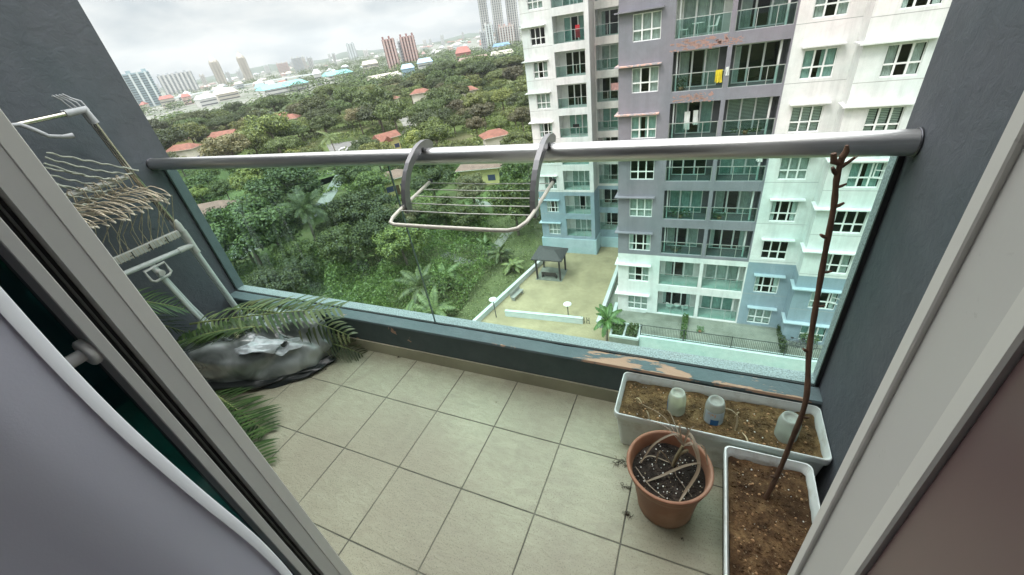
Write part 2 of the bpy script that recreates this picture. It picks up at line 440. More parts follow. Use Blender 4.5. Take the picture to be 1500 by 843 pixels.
for i in range(5):
    y = 1.27-.051*i
    mb = MB(); mb.tube([(tl, y, zt(y)+.001), (-.71, y, zt(y)-.002), (tr_, y, zt(y)+.001)], .0019, 6); mb.build('wire', M_wire, air)

# ---- PVC & chrome clothes rack folded against the left wall
M_pvc = paint('white_pvc_pipe', (.55, .58, .56), .35, .12, 9, fine=.1)
M_chrome = paint('dull_chrome_tube', (.62, .58, .5), .22, .1, metallic=1)
M_joint = paint('grey_plastic_joint', (.4, .41, .42), .5, .12, 20)
M_slat = paint('aged_white_bar', (.5, .5, .47), .5, .15, 25)
rk = thing('clothes_rack', (-2.63, .95, 0), 'folded clothes drying rack of chrome tubes and white pipes leaning on the dark left wall', 'clothes rack')
def rackpart(name, pts, r, m, seg=10):
    b = MB(); b.tube(pts, r, seg); return b.build(name, m, rk)
for X, dy in ((-2.60, 0), (-2.655, .012)):
    rackpart('chrome_pole', [(X, 1.075+dy, 1.41), (X, 1.10+dy, 1.1), (X, 1.145+dy, .79)], .0095, M_chrome)
    rackpart('chrome_bar', [(X, 1.07+dy, 1.405), (X, .45, 1.385)], .0095, M_chrome)
    b = MB(); b.tube([(X, 1.145+dy, .825), (X, 1.148+dy, .80), (X, 1.15+dy, .76)], [.013, .018, .018], 12); b.build('foot_joint', M_slat, rk)
    b = MB(); b.tube([(X, 1.0+dy, 1.403), (X, 1.075+dy, 1.406), (X, 1.083+dy, 1.345)], [.0155, .017, .0155], 10); b.build('corner_joint', M_joint, rk)
    rackpart('leg', [(X, 1.15+dy, .76), (X, 1.17+dy, .42), (X, 1.20+dy, .012)], .0125, M_pvc, 12)
    rackpart('leg', [(X+.01, .93+dy*2, .66), (X+.01, .965+dy*2.4, .35), (X+.01, 1.02+dy*3, .012)], .0125, M_pvc, 12)
    rackpart('chrome_pole', [(X, .47+dy, 1.39), (X, .5+dy, .79)], .0095, M_chrome)
    rackpart('leg', [(X, .5+dy, .79), (X, .53+dy, .012)], .0125, M_pvc, 12)
b = MB(); b.bbox(-2.612, -2.588, .5, 1.075, 1.085, 1.105); b.build('hanging_bar', M_slat, rk)
b = MB(); b.bbox(-2.668, -2.645, .5, 1.04, 1.073, 1.09); b.build('hanging_bar', M_slat, rk)
b = MB(); b.bbox(-2.61, -2.594, .5, 1.135, .735, .775)
nb = b.build('notched_bar', M_slat, rk)
for i in range(7):
    y = 1.06-.085*i
    b = MB(); b.box(-2.5935, -2.5915, y, y+.004, .735, .768); b.box(-2.5935, -2.5915, y-.012, y, .748, .752); b.build('slot', M_black, nb)
rackpart('cross_pipe', [(-2.6, 1.15, .668), (-2.6, .5, .70)], .0135, M_pvc, 12)
b = MB(); b.tube([(-2.6, 1.08, .672), (-2.6, 1.16, .668), (-2.6, 1.16, .62)], .0175, 12); b.build('elbow', M_slat, rk)
b = MB(); b.tube([(-2.6, 1.155, .76), (-2.6, 1.158, .70), (-2.6, 1.16, .62)], .0165, 12); b.build('elbow', M_slat, rk)
b = MB(); b.tube([(-2.585, .985, .655), (-2.575, .985, .60), (-2.575, .97, .588), (-2.575, .90, .588), (-2.575, .885, .6), (-2.585, .885, .655)], .0075, 8, closed=True)
b.build('square_handle', M_slat, rk)
b = MB(); b.tube([(-2.575, .935, .625), (-2.545, .935, .622)], .016, 10); b.build('knob', M_slat, rk)
# wave-shaped hook and wires at upper left
for i, (a, c) in enumerate((((-2.60, .86, 1.395), (-2.56, .93, 1.31)), )):
    b = MB(); b.tube([(-2.59, .80, 1.40), (-2.585, .835, 1.395), (-2.58, .865, 1.365), (-2.575, .89, 1.335), (-2.57, .93, 1.322), (-2.565, .965, 1.318)], [.009, .009, .009, .008, .008, .012], 8)
    b.build('hook', M_joint, rk)
# bundled prongs above the corner joint
pr = thing('wire_prongs', (-2.62, 1.07, 1.41), 'small bundle of twisted wire ends sticking up behind the rack corner', 'wire bundle')
for i in range(4):
    b = MB(); y0 = 1.055+.012*i
    b.tube([(-2.63+.008*i, y0, 1.40), (-2.63+.008*i, y0-.02+.004*i, 1.44), (-2.625, y0-.028, 1.458), (-2.62, y0-.05, 1.478)], .0042, 6)
    b.build('wire', M_joint, pr)
# hangers: each a thing
M_hang = paint('rusty_beige_wire', (.55, .48, .36), .45, .3, 30, metallic=.3)
M_tip = paint('cream_plastic_tip', (.6, .56, .46), .5)
def hanger(loc, rz, w, drop, tilt, m):
    t = thing('clothes_hanger', loc, 'thin rusty wire clothes hanger crowded with others on the rack bar', 'hanger', 'wire hangers crowded on the rack bar')
    o = ORG[t.name]; b = MB()
    def P(x, z, y=0):
        q = Vector((x, y+tilt*z, z)); q.rotate(Matrix.Rotation(rz, 3, 'Z')); return o+q
    hk = [P(-.012, .0), P(-.006, .014), P(.008, .014), P(.012, 0), P(.006, -.02), P(0, -.04)]
    b.tube(spline(hk, 4), .0022, 6, m)
    sh = [P(-w, -drop, .004), P(-w*.93, -drop*.72), P(-w*.6, -drop*.5), P(-w*.25, -.062), P(0, -.045), P(w*.25, -.062), P(w*.6, -drop*.5), P(w*.93, -drop*.72), P(w, -drop, .004)]
    b.tube(spline(sh, 4), .0023, 6)
    b.tube([P(-w*.97, -drop*.9), P(w*.97, -drop*.9)], .0019, 5)
    b.build('wire', M_hang, t)
    for s in (-1, 1):
        b = MB(); b.tube([P(s*w*.9, -drop*.92), P(s*w*1.03, -drop*1.02)], .0042, 6); b.build('tip', M_tip, t)
    return t
for i in range(34):
    y = 1.06-.0165*i+random.uniform(-.008, .008)
    hanger((-2.60-.05*(i % 2)+.03, y, 1.096), random.uniform(.05, .5), random.uniform(.17, .21), random.uniform(.10, .145), random.uniform(-.3, .1), 0)
# long thin rods / cords hanging from hangers down to the notched bar
for i in range(34):
    y = 1.12-.019*i
    x0 = -2.50+random.uniform(-.06, .06)
    b = MB(); b.tube([(x0, y+.02, .955+random.uniform(-.02, .02)), (-2.57, y+random.uniform(-.02, .03), .86), (-2.598, y-.01+random.uniform(-.02, .02), .778)], .0019, 5)
    b.tube([(-2.585, y-.01, .774), (-2.582, y-.01, .735)], .0016, 5)
    tag(b.build('hanger_rod', M_hang, org=(x0, y, .9)), 'thin metal hanger rod slanting down onto the notched white bar', 'hanger rod', 'rods between hangers and notched bar')
# strands of dull cord at upper left
M_cord = paint('green_grey_cord', (.36, .38, .32), .8, .3, 40)
cd = thing('cord_bundle', (-2.6, .8, 1.2), 'tangle of grey green cords strung from the rack to its hanging bar', 'cord bundle')
for i in range(13):
    y0 = .79-.015*i; b = MB(); pts = []
    for k in range(40):
        u = k/39; pts.append((-2.585+.004*math.sin(k*.7+i)+.006*noise.noise(Vector((k*.3,i*3,0))), y0+(.06+.27*u*(1-.05*i)), 1.275-.016*i-(.165-.006*i)*u-.03*math.sin(math.pi*u)*(i%3)*.5+.003*math.sin(k*.8+i*2)))
    b.tube(pts, .0042, 5); b.build('cord', M_cord, cd)

# ---- palm frond builder (near, thin strips)
M_frond = leaf_mat('palm_frond_leaf', (.035, .075, .02), (.11, .18, .05), .2)
M_frond_dry = leaf_mat('wilting_frond_leaf', (.045, .08, .03), (.15, .18, .075), .2)
M_stem = paint('frond_stem', (.22, .26, .1), .5, .2, 10)
def frond(base, d0, length, droop, lw, n=26, ll=.22, mat=None, label=None, roll=0, curl=.5, group=None):
    base = Vector(base); d = Vector(d0).normalized(); up = Vector((0, 0, 1))
    side = d.cross(up).normalized(); side.rotate(Matrix.Rotation(roll, 3, d)); upn = side.cross(d).normalized()
    t = thing('palm_frond', base, label, 'palm frond', group)
    spine = []; p = base.copy(); dd = d.copy()
    for i in range(n+1):
        spine.append(p.copy()); p = p+dd*(length/n); dd = (dd+Vector((0, 0, -droop/n))).normalized()
    for q in spine: q.z = max(q.z, .006)
    b = MB(); b.tube(spine, [.006*(1-.8*i/n)+.0008 for i in range(n+1)], 6); b.build('stem', M_stem, t)
    b = MB()
    for i in range(2, n+1):
        for s in (-1, 1):
            t0 = (spine[min(i+1, n)]-spine[i-1]).normalized()
            L = ll*math.sin(math.pi*(.12+.8*i/n))**.7*random.uniform(.8, 1.1)
            dirv = (t0*.75+side*s*.8+upn*random.uniform(.1, .45)).normalized()
            q = spine[i].copy(); pv = []; m = 5
            for k in range(m+1):
                wdt = lw*(math.sin(math.pi*(.15+.85*k/m))**.8)*.5+.0003
                wn = dirv.cross(upn).normalized()
                pv += [q+wn*wdt, q-wn*wdt]
                q = q+dirv*(L/m); q.z = max(q.z, .003)
                dirv = (dirv+Vector((0, 0, -curl/m*random.uniform(.5, 1.5)))+t0*.05).normalized()
            b.add(pv, [(2*k, 2*k+1, 2*k+3, 2*k+2) for k in range(m)], 0, True)
    b.build('leaflets', mat or M_frond, t)
    return t
# ---- rubbish bag
def bag_mat():
    t = NT('translucent_plastic_bag'); t.set(Roughness=.25, Transmission_Weight=.0, Specular_IOR_Level=.7)
    t.set(Coat_Weight=1.0, Coat_Roughness=.06)
    c = t.ramp(t.noise(5, 4, .5, None, 1.0), [(.36, (.08, .09, .08)), (.5, (.18, .195, .185)), (.66, (.32, .34, .33))])
    t.col(c)
    rg = t.node('ShaderNodeTexNoise', noise_type='RIDGED_MULTIFRACTAL'); rg.inputs['Scale'].default_value = 3.2; rg.inputs['Detail'].default_value = 3; rg.inputs['Roughness'].default_value = .45; rg.inputs['Distortion'].default_value = .8
    t.link(t.coord(), rg.inputs['Vector']); t.bump(rg.outputs['Fac'], .8, .03); return t.mat
M_bag = bag_mat()
M_blackbag = paint('black_plastic', (.015, .018, .017), .3, .2, 8, .5, 30)
M_whitebag = paint('clear_white_plastic', (.42, .45, .46), .15, .35, 14, .3, 25, bdist=.004)
bg = thing('rubbish_bag', (-2.22, 1.0, 0), 'slumped translucent grey plastic rubbish bag covered with palm fronds in the corner', 'rubbish bag')
def blob(cx, cy, rx, ry, h, rot, seed, seg=110, rings=44, wr=.10, z0=0.0, power=.7):
    vs = []; fs = []
    for i in range(rings+1):
        v = i/rings; ph = v*math.pi/2
        for j in range(seg):
            a = 2*math.pi*j/seg
            dx, dy = math.cos(a), math.sin(a)
            rr = math.cos(ph)**power if v < 1 else 0
            n_ = noise.fractal(Vector((dx*1.4*rr+seed, dy*1.4*rr, v*2)), 1, 2, 2)
            n2 = noise.noise(Vector((dx*5*rr+seed, dy*5*rr, v*5)))-1.6*abs(noise.noise(Vector((dx*1.8*rr+seed, dy*1.8*rr, v*1.6+7))))+.45
            k = 1+wr*n_*1.4+wr*.3*n2
            bulge = 1+.10*math.sin(ph*2)
            x = rx*rr*dx*k*bulge; y = ry*rr*dy*k*bulge; z = z0+h*math.sin(ph)*(1+wr*1.2*n_+.4*wr*n2)
            vs.append((cx+x*math.cos(rot)-y*math.sin(rot), cy+x*math.sin(rot)+y*math.cos(rot), max(z, .002)))
    for i in range(rings):
        for j in range(seg):
            fs.append((i*seg+j, i*seg+(j+1)%seg, (i+1)*seg+(j+1)%seg, (i+1)*seg+j))
    return vs, fs
vs, fs = blob(-2.22, 1.0, .43, .20, .27, R(24), 3.1, wr=.16, power=.5); b = MB(); b.add(vs, fs, 0, True); b.build('bag_body', M_bag, bg)
vs, fs = blob(-2.2, .975, .42, .198, .05, R(24), 3.1, wr=.15, power=.25); b = MB(); b.add(vs, fs, 0, True); b.build('black_base', M_blackbag, bg)
def crumple(cx, cy, cz, rx, ry, rot, tilt, seed, amp=.028):
    b = MB(); N = 46; vs = []
    for j in range(N+1):
        for i in range(N+1):
            u, v = -1+2*i/N, -1+2*j/N; k = 1+.25*noise.noise(Vector((math.atan2(v, u)*1.3, seed, 0)))
            q = Vector((u*1.3, v*1.9, seed)); r1 = 1-2*abs(noise.noise(q*.8)); r2 = 1-2*abs(noise.noise(q*1.7+Vector((5, 0, 0))))
            x, y = u*math.sqrt(1-v*v/2)*rx*k, v*math.sqrt(1-u*u/2)*ry*k; z = amp*(r1+.3*r2-.4)-.05*(u*u+v*v)*rx*4+tilt*x
            vs.append((cx+x*math.cos(rot)-y*math.sin(rot), cy+x*math.sin(rot)+y*math.cos(rot), cz+z))
    b.add(vs, [(j*(N+1)+i, j*(N+1)+i+1, (j+1)*(N+1)+i+1, (j+1)*(N+1)+i) for j in range(N) for i in range(N)], 0, True)
    b.build('crumpled_fold', M_whitebag, bg)
crumple(-2.06, .93, .245, .13, .075, R(28), -.1, 1.3); crumple(-2.26, .895, .245, .12, .06, R(10), .1, 4.1); crumple(-1.95, 1.02, .20, .10, .07, R(50), -.3, 7.7)
b = MB(); b.tube([(-2.24, .97, .27), (-2.2, .93, .285), (-2.16, .91, .27), (-2.12, .90, .25)], [.006, .01, .011, .007], 8)
tag(b.build('cut_stalk', paint('pale_cut_stalk', (.5, .45, .3), .6), org=(-2.15, .94, .22)), 'pale cut plant stalk lying on top of the rubbish bag', 'stalk')

frond((-2.62, .93, .27), (.8, .22, .10), .98, .10, .016, 30, .20, M_frond_dry, 'long palm frond arching over the rubbish bag towards the parapet', roll=.2, curl=.7)
frond((-2.5, 1.12, .26), (.85, .05, .12), .85, .5, .015, 26, .17, M_frond_dry, 'palm frond drooping beside the parapet at the right end of the bag', roll=.5, curl=.9)
frond((-2.05, 1.0, .30), (-.9, -.35, .05), .62, .35, .016, 24, .17, M_frond, 'deep green palm frond lying over the left end of the rubbish bag', curl=.8)
frond((-2.15, .90, .2), (-.85, -.1, .12), .5, .5, .015, 20, .17, M_frond, 'short green palm frond tucked behind the bag near the rack legs', roll=-.4, curl=.5)
frond((-2.35, .72, .03), (.86, -.14, .0), .60, .05, .013, 26, .19, M_frond, 'green palm frond lying flat on the tiles in front of the bag', roll=.0, curl=.1)
frond((-2.2, .66, .02), (.8, -.22, .02), .62, .08, .012, 26, .17, M_frond, 'thin dark palm frond on the tiles nearest the door frame', roll=.1, curl=.1)
frond((-2.62, .62, .66), (.05, .42, -.25), .42, .5, .007, 22, .15, M_frond, 'upright palm frond hanging behind the white rack legs', roll=.6, curl=.6)
frond((-2.64, .60, .60), (.03, .5, -.45), .45, .5, .007, 22, .14, M_frond_dry, 'wilted palm frond threaded through the rack above the pipe', roll=-.5, curl=.6)
frond((-1.98, 1.12, .10), (.9, .25, .1), .34, .9, .009, 16, .13, M_frond_dry, 'shrivelled frond tip touching the floor at the parapet foot', roll=.2, curl=1.0)

# ---- planters
def white_plastic():
    t = NT('white_planter_plastic'); t.set(Roughness=.38)
    c = t.ramp(t.noise(3, 5), [(.3, (.66, .68, .66)), (.7, (.78, .80, .78))])
    c = t.mix(t.ramp(t.noise(9, 7, .72), [(.50, 0), (.70, .7)]), c, (.38, .34, .26))
    t.col(c); t.bump(t.noise(40, 4), .08, .001); return t.mat
M_white = white_plastic()
def soil_mat(name, dark, mid, light):
    t = NT(name); t.set(Roughness=.95, Specular_IOR_Level=.2)
    c = t.ramp(t.noise(26, 8, .72), [(.32, dark), (.5, mid), (.68, light)])
    c = t.mix(t.ramp(t.noise(7, 4), [(.4, 0), (.65, .65)]), c, dark)
    c = t.mix(t.ramp(t.noise(140, 2), [(.66, 0), (.72, .6)]), c, (.42, .34, .22))
    t.col(c); t.bump(t.noise(70, 8, .7), 1, .008); return t.mat
M_soil = soil_mat('dry_brown_soil', (.045, .028, .015), (.155, .098, .045), (.31, .21, .10))
M_soil2 = soil_mat('dark_brown_soil', (.032, .017, .010), (.125, .068, .033), (.27, .165, .08))
M_soil3 = soil_mat('black_potting_mix', (.012, .01, .009), (.035, .027, .022), (.08, .06, .05))
M_peb = paint('orange_brown_pebble', (.35, .2, .1), .85, .4, 25)
M_pebw = paint('white_perlite', (.75, .73, .68), .85, .15, 25)
def rrect(cx, cy, hx, hy, r, z, n=5):
    out = []
    for sx, sy, a0 in ((1, 1, 0), (-1, 1, 90), (-1, -1, 180), (1, -1, 270)):
        for k in range(n+1):
            a = R(a0+90*k/n); out.append((cx+sx*(hx-r)+r*math.cos(a), cy+sy*(hy-r)+r*math.sin(a), z))
    return out
def pebbles(name, par, m, n, xr, yr, z, smin, smax, inside=None):
    b = MB()
    for _ in range(n):
        x, y = random.uniform(*xr), random.uniform(*yr)
        if inside and not inside(x, y): continue
        s = random.uniform(smin, smax)*random.uniform(.6, 1)
        c = Vector((x, y, z(x, y) if callable(z) else z))
        vs = []
        for th in range(3):
            for j in range(6):
                a = j*math.pi/3; ph = (th-1)*.9
                vs.append(c+Vector((math.cos(a)*math.cos(ph)*s*random.uniform(.7, 1.2), math.sin(a)*math.cos(ph)*s*random.uniform(.7, 1.2), math.sin(ph)*s*.8)))
        b.add(vs, [(i*6+j, i*6+(j+1)%6, (i+1)*6+(j+1)%6, (i+1)*6+j) for i in range(2) for j in range(6)]+[tuple(range(12, 18)), tuple(range(5, -1, -1))], 0, False)
    o = b.build(name, m, par); o['kind'] = 'stuff'; return o
def planter(cx, cy, hx, hy, H, label, soil, zs, seed, rot=0):
    t = thing('planter_box', (cx, cy, 0), label, 'planter')
    b = MB(); prof = [(.80, 0, .0), (.82, .006, .0), (.93, H-.034, .0), (.935, H-.03, 0), (.985, H-.03, 0), (1.0, H-.022, 0), (1.0, H-.004, 0), (.985, H, 0), (.955, H, 0), (.94, H-.006, 0), (.90, H-.02, 0), (.885, H-.028, 0), (.86, zs-.03, 0)]
    vs = []; n = 24
    for k, z, _ in prof:
        off = (1-k)*min(hx, hy)
        vs += rrect(cx, cy, hx-off, hy-off, .018, z)
    fs = [(i*n+j, i*n+(j+1)%n, (i+1)*n+(j+1)%n, (i+1)*n+j) for i in range(len(prof)-1) for j in range(n)]
    b.add(vs, fs, 0, False); b.add(vs[:n], [tuple(range(n-1, -1, -1))]); b.build('box', M_white, t)
    off = .127*min(hx, hy); ax, ay = hx-off, hy-off
    nx, ny = int(ax/.006), int(ay/.006); g = []
    def hz(x, y): return zs+.012*noise.fractal(Vector((x*9+seed, y*9, 0)), 1, 2, 4)+.006*noise.noise(Vector((x*40, y*40, seed)))
    for j in range(ny+1):
        for i in range(nx+1):
            x = cx-ax+2*ax*i/nx; y = cy-ay+2*ay*j/ny; g.append((x, y, hz(x, y)))
    b = MB(); b.add(g, [(j*(nx+1)+i, j*(nx+1)+i+1, (j+1)*(nx+1)+i+1, (j+1)*(nx+1)+i) for j in range(ny) for i in range(nx)], 0, True)
    b.build('soil', soil, t)
    pebbles('pebbles', t, M_peb, 130, (cx-ax+.01, cx+ax-.01), (cy-ay+.01, cy+ay-.01), lambda x, y: hz(x, y)+.001, .002, .0065)
    pebbles('soil_crumbs', t, soil, 900, (cx-ax+.01, cx+ax-.01), (cy-ay+.01, cy+ay-.01), hz, .002, .006)
    pebbles('pale_flakes', t, M_pebw, 26, (cx-ax+.01, cx+ax-.01), (cy-ay+.01, cy+ay-.01), lambda x, y: hz(x, y)+.002, .0015, .0035)
    return t, hz
p1, hz1 = planter(.126, 1.141, .336, .113, .2, 'long white plastic planter of brown soil set along the parapet', M_soil, .163, 1.0)
p2, hz2 = planter(.283, .664, .122, .338, .2, 'white plastic planter with a bare stick, set end-on near the right door frame', M_soil2, .165, 4.0)
# upturned bottles / cups
def clearp():
    t = NT('cloudy_clear_plastic'); t.set(Roughness=.25, Transmission_Weight=.55, IOR=1.2)
    t.col(t.ramp(t.noise(9, 4), [(.3, (.62, .66, .6)), (.7, (.8, .83, .78))])); return t.mat
M_cup = clearp()
M_label = paint('worn_pale_blue_label', (.45, .52, .58), .5, .1, 8)
M_blue = paint('blue_print', (.03, .13, .33), .45, .2, 20)
M_orange = paint('orange_print', (.65, .36, .2), .5)
M_liq = paint('yellow_cloudy_fill', (.55, .52, .3), .6, .2, 8)
def cup(x, y, h, r, label, kind):
    z0 = hz1(x, y)-.01
    t = thing('upturned_bottle', (x, y, z0), label, 'bottle', 'upturned bottles stuck in the planter')
    b = MB(); b.lathe((x, y, z0), [(r*.98, 0), (r, .01), (r, h*.72), (r*.93, h*.86), (r*.86, h*.93), (r*.80, h), (r*.66, h), (r*.55, h-.006), (r*.4, h-.012), (0, h-.009)], 36)
    b.build('bottle_body', M_cup, t)
    if kind != 'label':
        b = MB(); b.lathe((x, y, z0), [(r*.93, .002), (r*.93, h*(.55 if kind == 'fill' else .38)), (0, h*(.55 if kind == 'fill' else .38))], 28)
        b.build('contents', M_liq if kind == 'fill' else paint('pale_green_fill', (.42, .46, .36), .6), t)
    b = MB()
    vs = []
    a0, a1 = (-150, -20) if kind == 'label' else (-205, -160)
    for k in range(15):
        a = R(a0+(a1-a0)*k/14)
        vs += [(x+(r+.0008)*math.cos(a), y+(r+.0008)*math.sin(a), z0+.012), (x+(r+.0008)*math.cos(a), y+(r+.0008)*math.sin(a), z0+h*.70)]
    if kind == 'label':
        b.add(vs, [(2*k, 2*k+2, 2*k+3, 2*k+1) for k in range(14)], 0, True); lb = b.build('label', M_label, t)
        for (u0, u1, v0, v1, mm, nm) in ((-108, -62, .012, .040, M_blue, 'blue_patch'), (-128, -118, .062, .066, M_orange, 'red_mark'), (-112, -109, .052, .068, M_orange, 'red_mark'), (-106, -96, .060, .068, M_orange, 'red_mark'), (-90, -84, .052, .068, M_orange, 'red_mark')):
            b = MB(); vs = []
            for k in range(9):
                a = R(u0+(u1-u0)*k/8); vs += [(x+(r+.0016)*math.cos(a), y+(r+.0016)*math.sin(a), z0+v0), (x+(r+.0016)*math.cos(a), y+(r+.0016)*math.sin(a), z0+v1)]
            b.add(vs, [(2*k, 2*k+2, 2*k+3, 2*k+1) for k in range(8)], 0, True); b.build(nm, mm, lb)
    elif kind == 'fill':
        b.add(vs, [(2*k, 2*k+2, 2*k+3, 2*k+1) for k in range(14)], 0, True); b.build('label', M_blue, t)
cup(.003, 1.135, .105, .031, 'upturned clear bottle holding yellowish residue, leftmost of three in the long planter', 'fill')
cup(.129, 1.132, .105, .0325, 'upturned bottle with pale label and blue patch in the middle of the long planter', 'label')
cup(.352, 1.125, .098, .0335, 'upturned cloudy bottle with no label at the wall end of the long planter', 'plain')
# dry bits in planter 1
M_dry = leaf_mat('dead_leaf_straw', (.22, .16, .08), (.46, .37, .22), .1)
def strip(b, pts, w, up=(0, 0, 1)):
    pts = [Vector(p) for p in pts]; n = len(pts); vs = []
    for i, p in enumerate(pts):
        t = (pts[min(i+1, n-1)]-pts[max(i-1, 0)]).normalized(); s = t.cross(Vector(up)); s = s.normalized() if s.length > .01 else Vector((1, 0, 0))
        ww = w*(math.sin(math.pi*(.1+.85*i/(n-1)))**.6)/2
        vs += [p-s*ww, p+t.cross(s)*ww*.5, p+s*ww]
    b.add(vs, [(3*k+j, 3*k+3+j, 3*k+4+j, 3*k+1+j) for k in range(n-1) for j in (0, 1)], 0, True)
ds = thing('dry_straw', (.1, 1.12, .17), 'dry pale straw and a stub of stem lying on the soil of the long planter', 'dry straw')
for (x, y) in ((.2, 1.16), (.21, 1.15), (-.1, 1.1), (-.12, 1.13), (.16, 1.19), (-.05, 1.06), (.22, 1.09)):
    a = random.uniform(0, 6.3); L = random.uniform(.03, .07)
    b = MB(); strip(b, spline([(x, y, hz1(x, y)+.006), (x+L*.5*math.cos(a), y+L*.5*math.sin(a), hz1(x, y)+.02), (x+L*math.cos(a), y+L*math.sin(a), hz1(x, y)+.005)], 5), .005); b.build('straw', M_dry, ds)
b = MB()
b.tube([(.2, 1.10, .16), (.203, 1.112, .19), (.198, 1.12, .222)], [.004, .0035, .002], 6)
b.build('stem_stub', M_dry, ds)

# ---- bare stick
M_bark = paint('reddish_brown_bark', (.11, .058, .034), .7, .35, 18, .6, 60)
st = thing('bare_stick', (.276, .869, .165), 'tall bare brown stick with pruned stubs standing in the end-on planter', 'stick')
key = [(.276, .869, .15), (.285, .878, .22), (.293, .89, .29), (.297, .895, .40), (.299, .90, .56), (.286, .945, .685), (.279, .975, .80), (.270, .992, .93), (.262, 1.0, 1.04), (.253, 1.0, 1.10), (.252, 1.003, 1.145)]
sp = spline(key, 6); n = len(sp)
b = MB(); b.tube(sp, [.0070*(1-.2*i/n)+.0005*math.sin(i*1.3) for i in range(n)], 10); b.build('stem', M_bark, st)
for (k, dx, dz, r) in ((9, -.018, .01, .005), (22, .014, .012, .004), (30, -.016, .014, .0055), (36, .014, .012, .004), (40, .016, .01, .0045), (44, -.017, .012, .0055), (48, .013, .014, .005), (52, .014, .012, .004), (55, -.014, .02, .006), (57, .018, .022, .004)):
    k = min(k, n-1); p = sp[k]; b = MB(); b.tube([p, p+Vector((dx*.6, -.004, dz*.5)), p+Vector((dx, -.008, dz))], [r*.65, r*.75, r*.5], 7); b.build('stub', M_bark, st)
p = sp[-3]; b = MB(); b.tube([p, p+Vector((-.012, 0, .004)), p+Vector((-.016, 0, .02))], [.006, .007, .005], 8); b.build('stub', M_bark, st)
p = sp[-1]; b = MB(); b.tube([p, p+Vector((.004, 0, .012)), p+Vector((.002, 0, .024))], [.007, .006, .003], 7); b.build('stub', M_bark, st)
b = MB(); b.tube([p+Vector((.005, 0, -.02)), p+Vector((.018, 0, -.006)), p+Vector((.026, 0, .004))], [.002, .0016, .001], 5); b.build('twig', M_bark, st)

# ---- terracotta pot
def terracotta():
    t = NT('brown_plastic_terracotta'); t.set(Roughness=.55)
    c = t.ramp(t.noise(8, 6), [(.3, (.24, .10, .055)), (.7, (.34, .155, .085))])
    c = t.mix(t.ramp(t.noise(5, 5), [(.46, 0), (.70, .5)]), c, (.46, .33, .25))
    t.col(c); t.bump(t.noise(60, 4), .12, .002); return t.mat
M_terra = terracotta()
PX, PY, PR, PH = .0, .858, .128, .222
pot = thing('flower_pot', (PX, PY, 0), 'round brown terracotta coloured pot with a dead drooping plant', 'pot')
b = MB(); b.lathe((PX, PY, 0), [(0, .003), (.085, .003), (.087, .0), (.09, .006), (.092, .03), (.110, .165), (.113, .175), (.1195, .178), (.122, .19), (.126, .205), (PR, PH-.008), (PR+.003, PH-.004), (PR+.002, PH), (PR-.005, PH+.001), (PR-.009, PH-.004), (.112, .18), (.105, .14)], 56)
b.build('pot_body', M_terra, pot)
def hz3(x, y): return .176+.006*noise.fractal(Vector((x*14, y*14, 7)), 1, 2, 4)
g = [(PX, PY, hz3(PX, PY))]; seg = 60; rings = 14
for i in range(1, rings+1):
    for j in range(seg):
        a = 2*math.pi*j/seg; r = .113*i/rings; x, y = PX+r*math.cos(a), PY+r*math.sin(a); g.append((x, y, hz3(x, y)))
b = MB(); b.add(g, [(0, 1+j, 1+(j+1)%seg) for j in range(seg)]+[(1+(i-1)*seg+j, 1+i*seg+j, 1+i*seg+(j+1)%seg, 1+(i-1)*seg+(j+1)%seg) for i in range(1, rings) for j in range(seg)], 0, True)
b.build('soil', M_soil3, pot)
ins = lambda x, y: math.hypot(x-PX, y-PY) < .105
pebbles('soil_crumbs', pot, M_soil3, 700, (PX-.11, PX+.11), (PY-.11, PY+.11), hz3, .002, .006, ins)
pebbles('perlite', pot, M_pebw, 85, (PX-.10, PX+.10), (PY-.10, PY+.10), lambda x, y: hz3(x, y)+.001, .0014, .0036, ins)
dp = thing('dead_plant', (.01, .89, .178), 'dried yellow brown strappy plant collapsed over the terracotta pot', 'dead plant')
C0 = (.012, .885, .178); C1 = (.035, .91, .26)
stems = [[C0, (.02, .895, .22), C1], [C0, (.025, .90, .22), (.05, .905, .25)]]
b = MB()
for q in stems: b.tube(spline(q, 5), [.005]*11, 7)
b.build('stem', M_dry, dp)
lv = [([C1, (.01, .93, .285), (-.05, .90, .25), (-.085, .85, .20)], .011), ([C1, (.06, .91, .28), (.085, .86, .24), (.055, .80, .19), (.04, .765, .185)], .014),
      ([(.085, .87, .25), (.04, .86, .225), (-.02, .83, .19), (-.06, .80, .186)], .013), ([C1, (.05, .94, .29), (.075, .90, .275), (.09, .87, .24)], .012),
      ([C1, (-.02, .96, .27), (-.09, .98, .262), (-.13, 1.02, .215)], .005), ([C1, (-.03, .99, .28), (-.10, 1.05, .25), (-.14, 1.10, .21)], .004),
      ([C1, (.0, 1.0, .26), (-.02, 1.06, .235), (-.04, 1.09, .2)], .005), ([(.04, .89, .22), (.02, .86, .19), (.05, .82, .185), (.075, .79, .19)], .004),
      ([(-.10, .84, .19), (-.05, .79, .187), (.0, .76, .19)], .005), ([C1, (.02, .95, .30), (.045, .97, .27), (.06, .93, .25)], .010), ([C1, (.045, .93, .31), (.06, .94, .33)], .008),
      ([C0, (-.03, .90, .22), (-.04, .87, .19)], .008), ([(.0, .88, .20), (-.06, .89, .195), (-.09, .86, .19)], .006), ([C1, (.09, .92, .27), (.11, .88, .235)], .008)]
b = MB()
for q, w_ in lv: strip(b, spline(q, 9), w_*.72)
b.build('leaves', M_dry, dp)

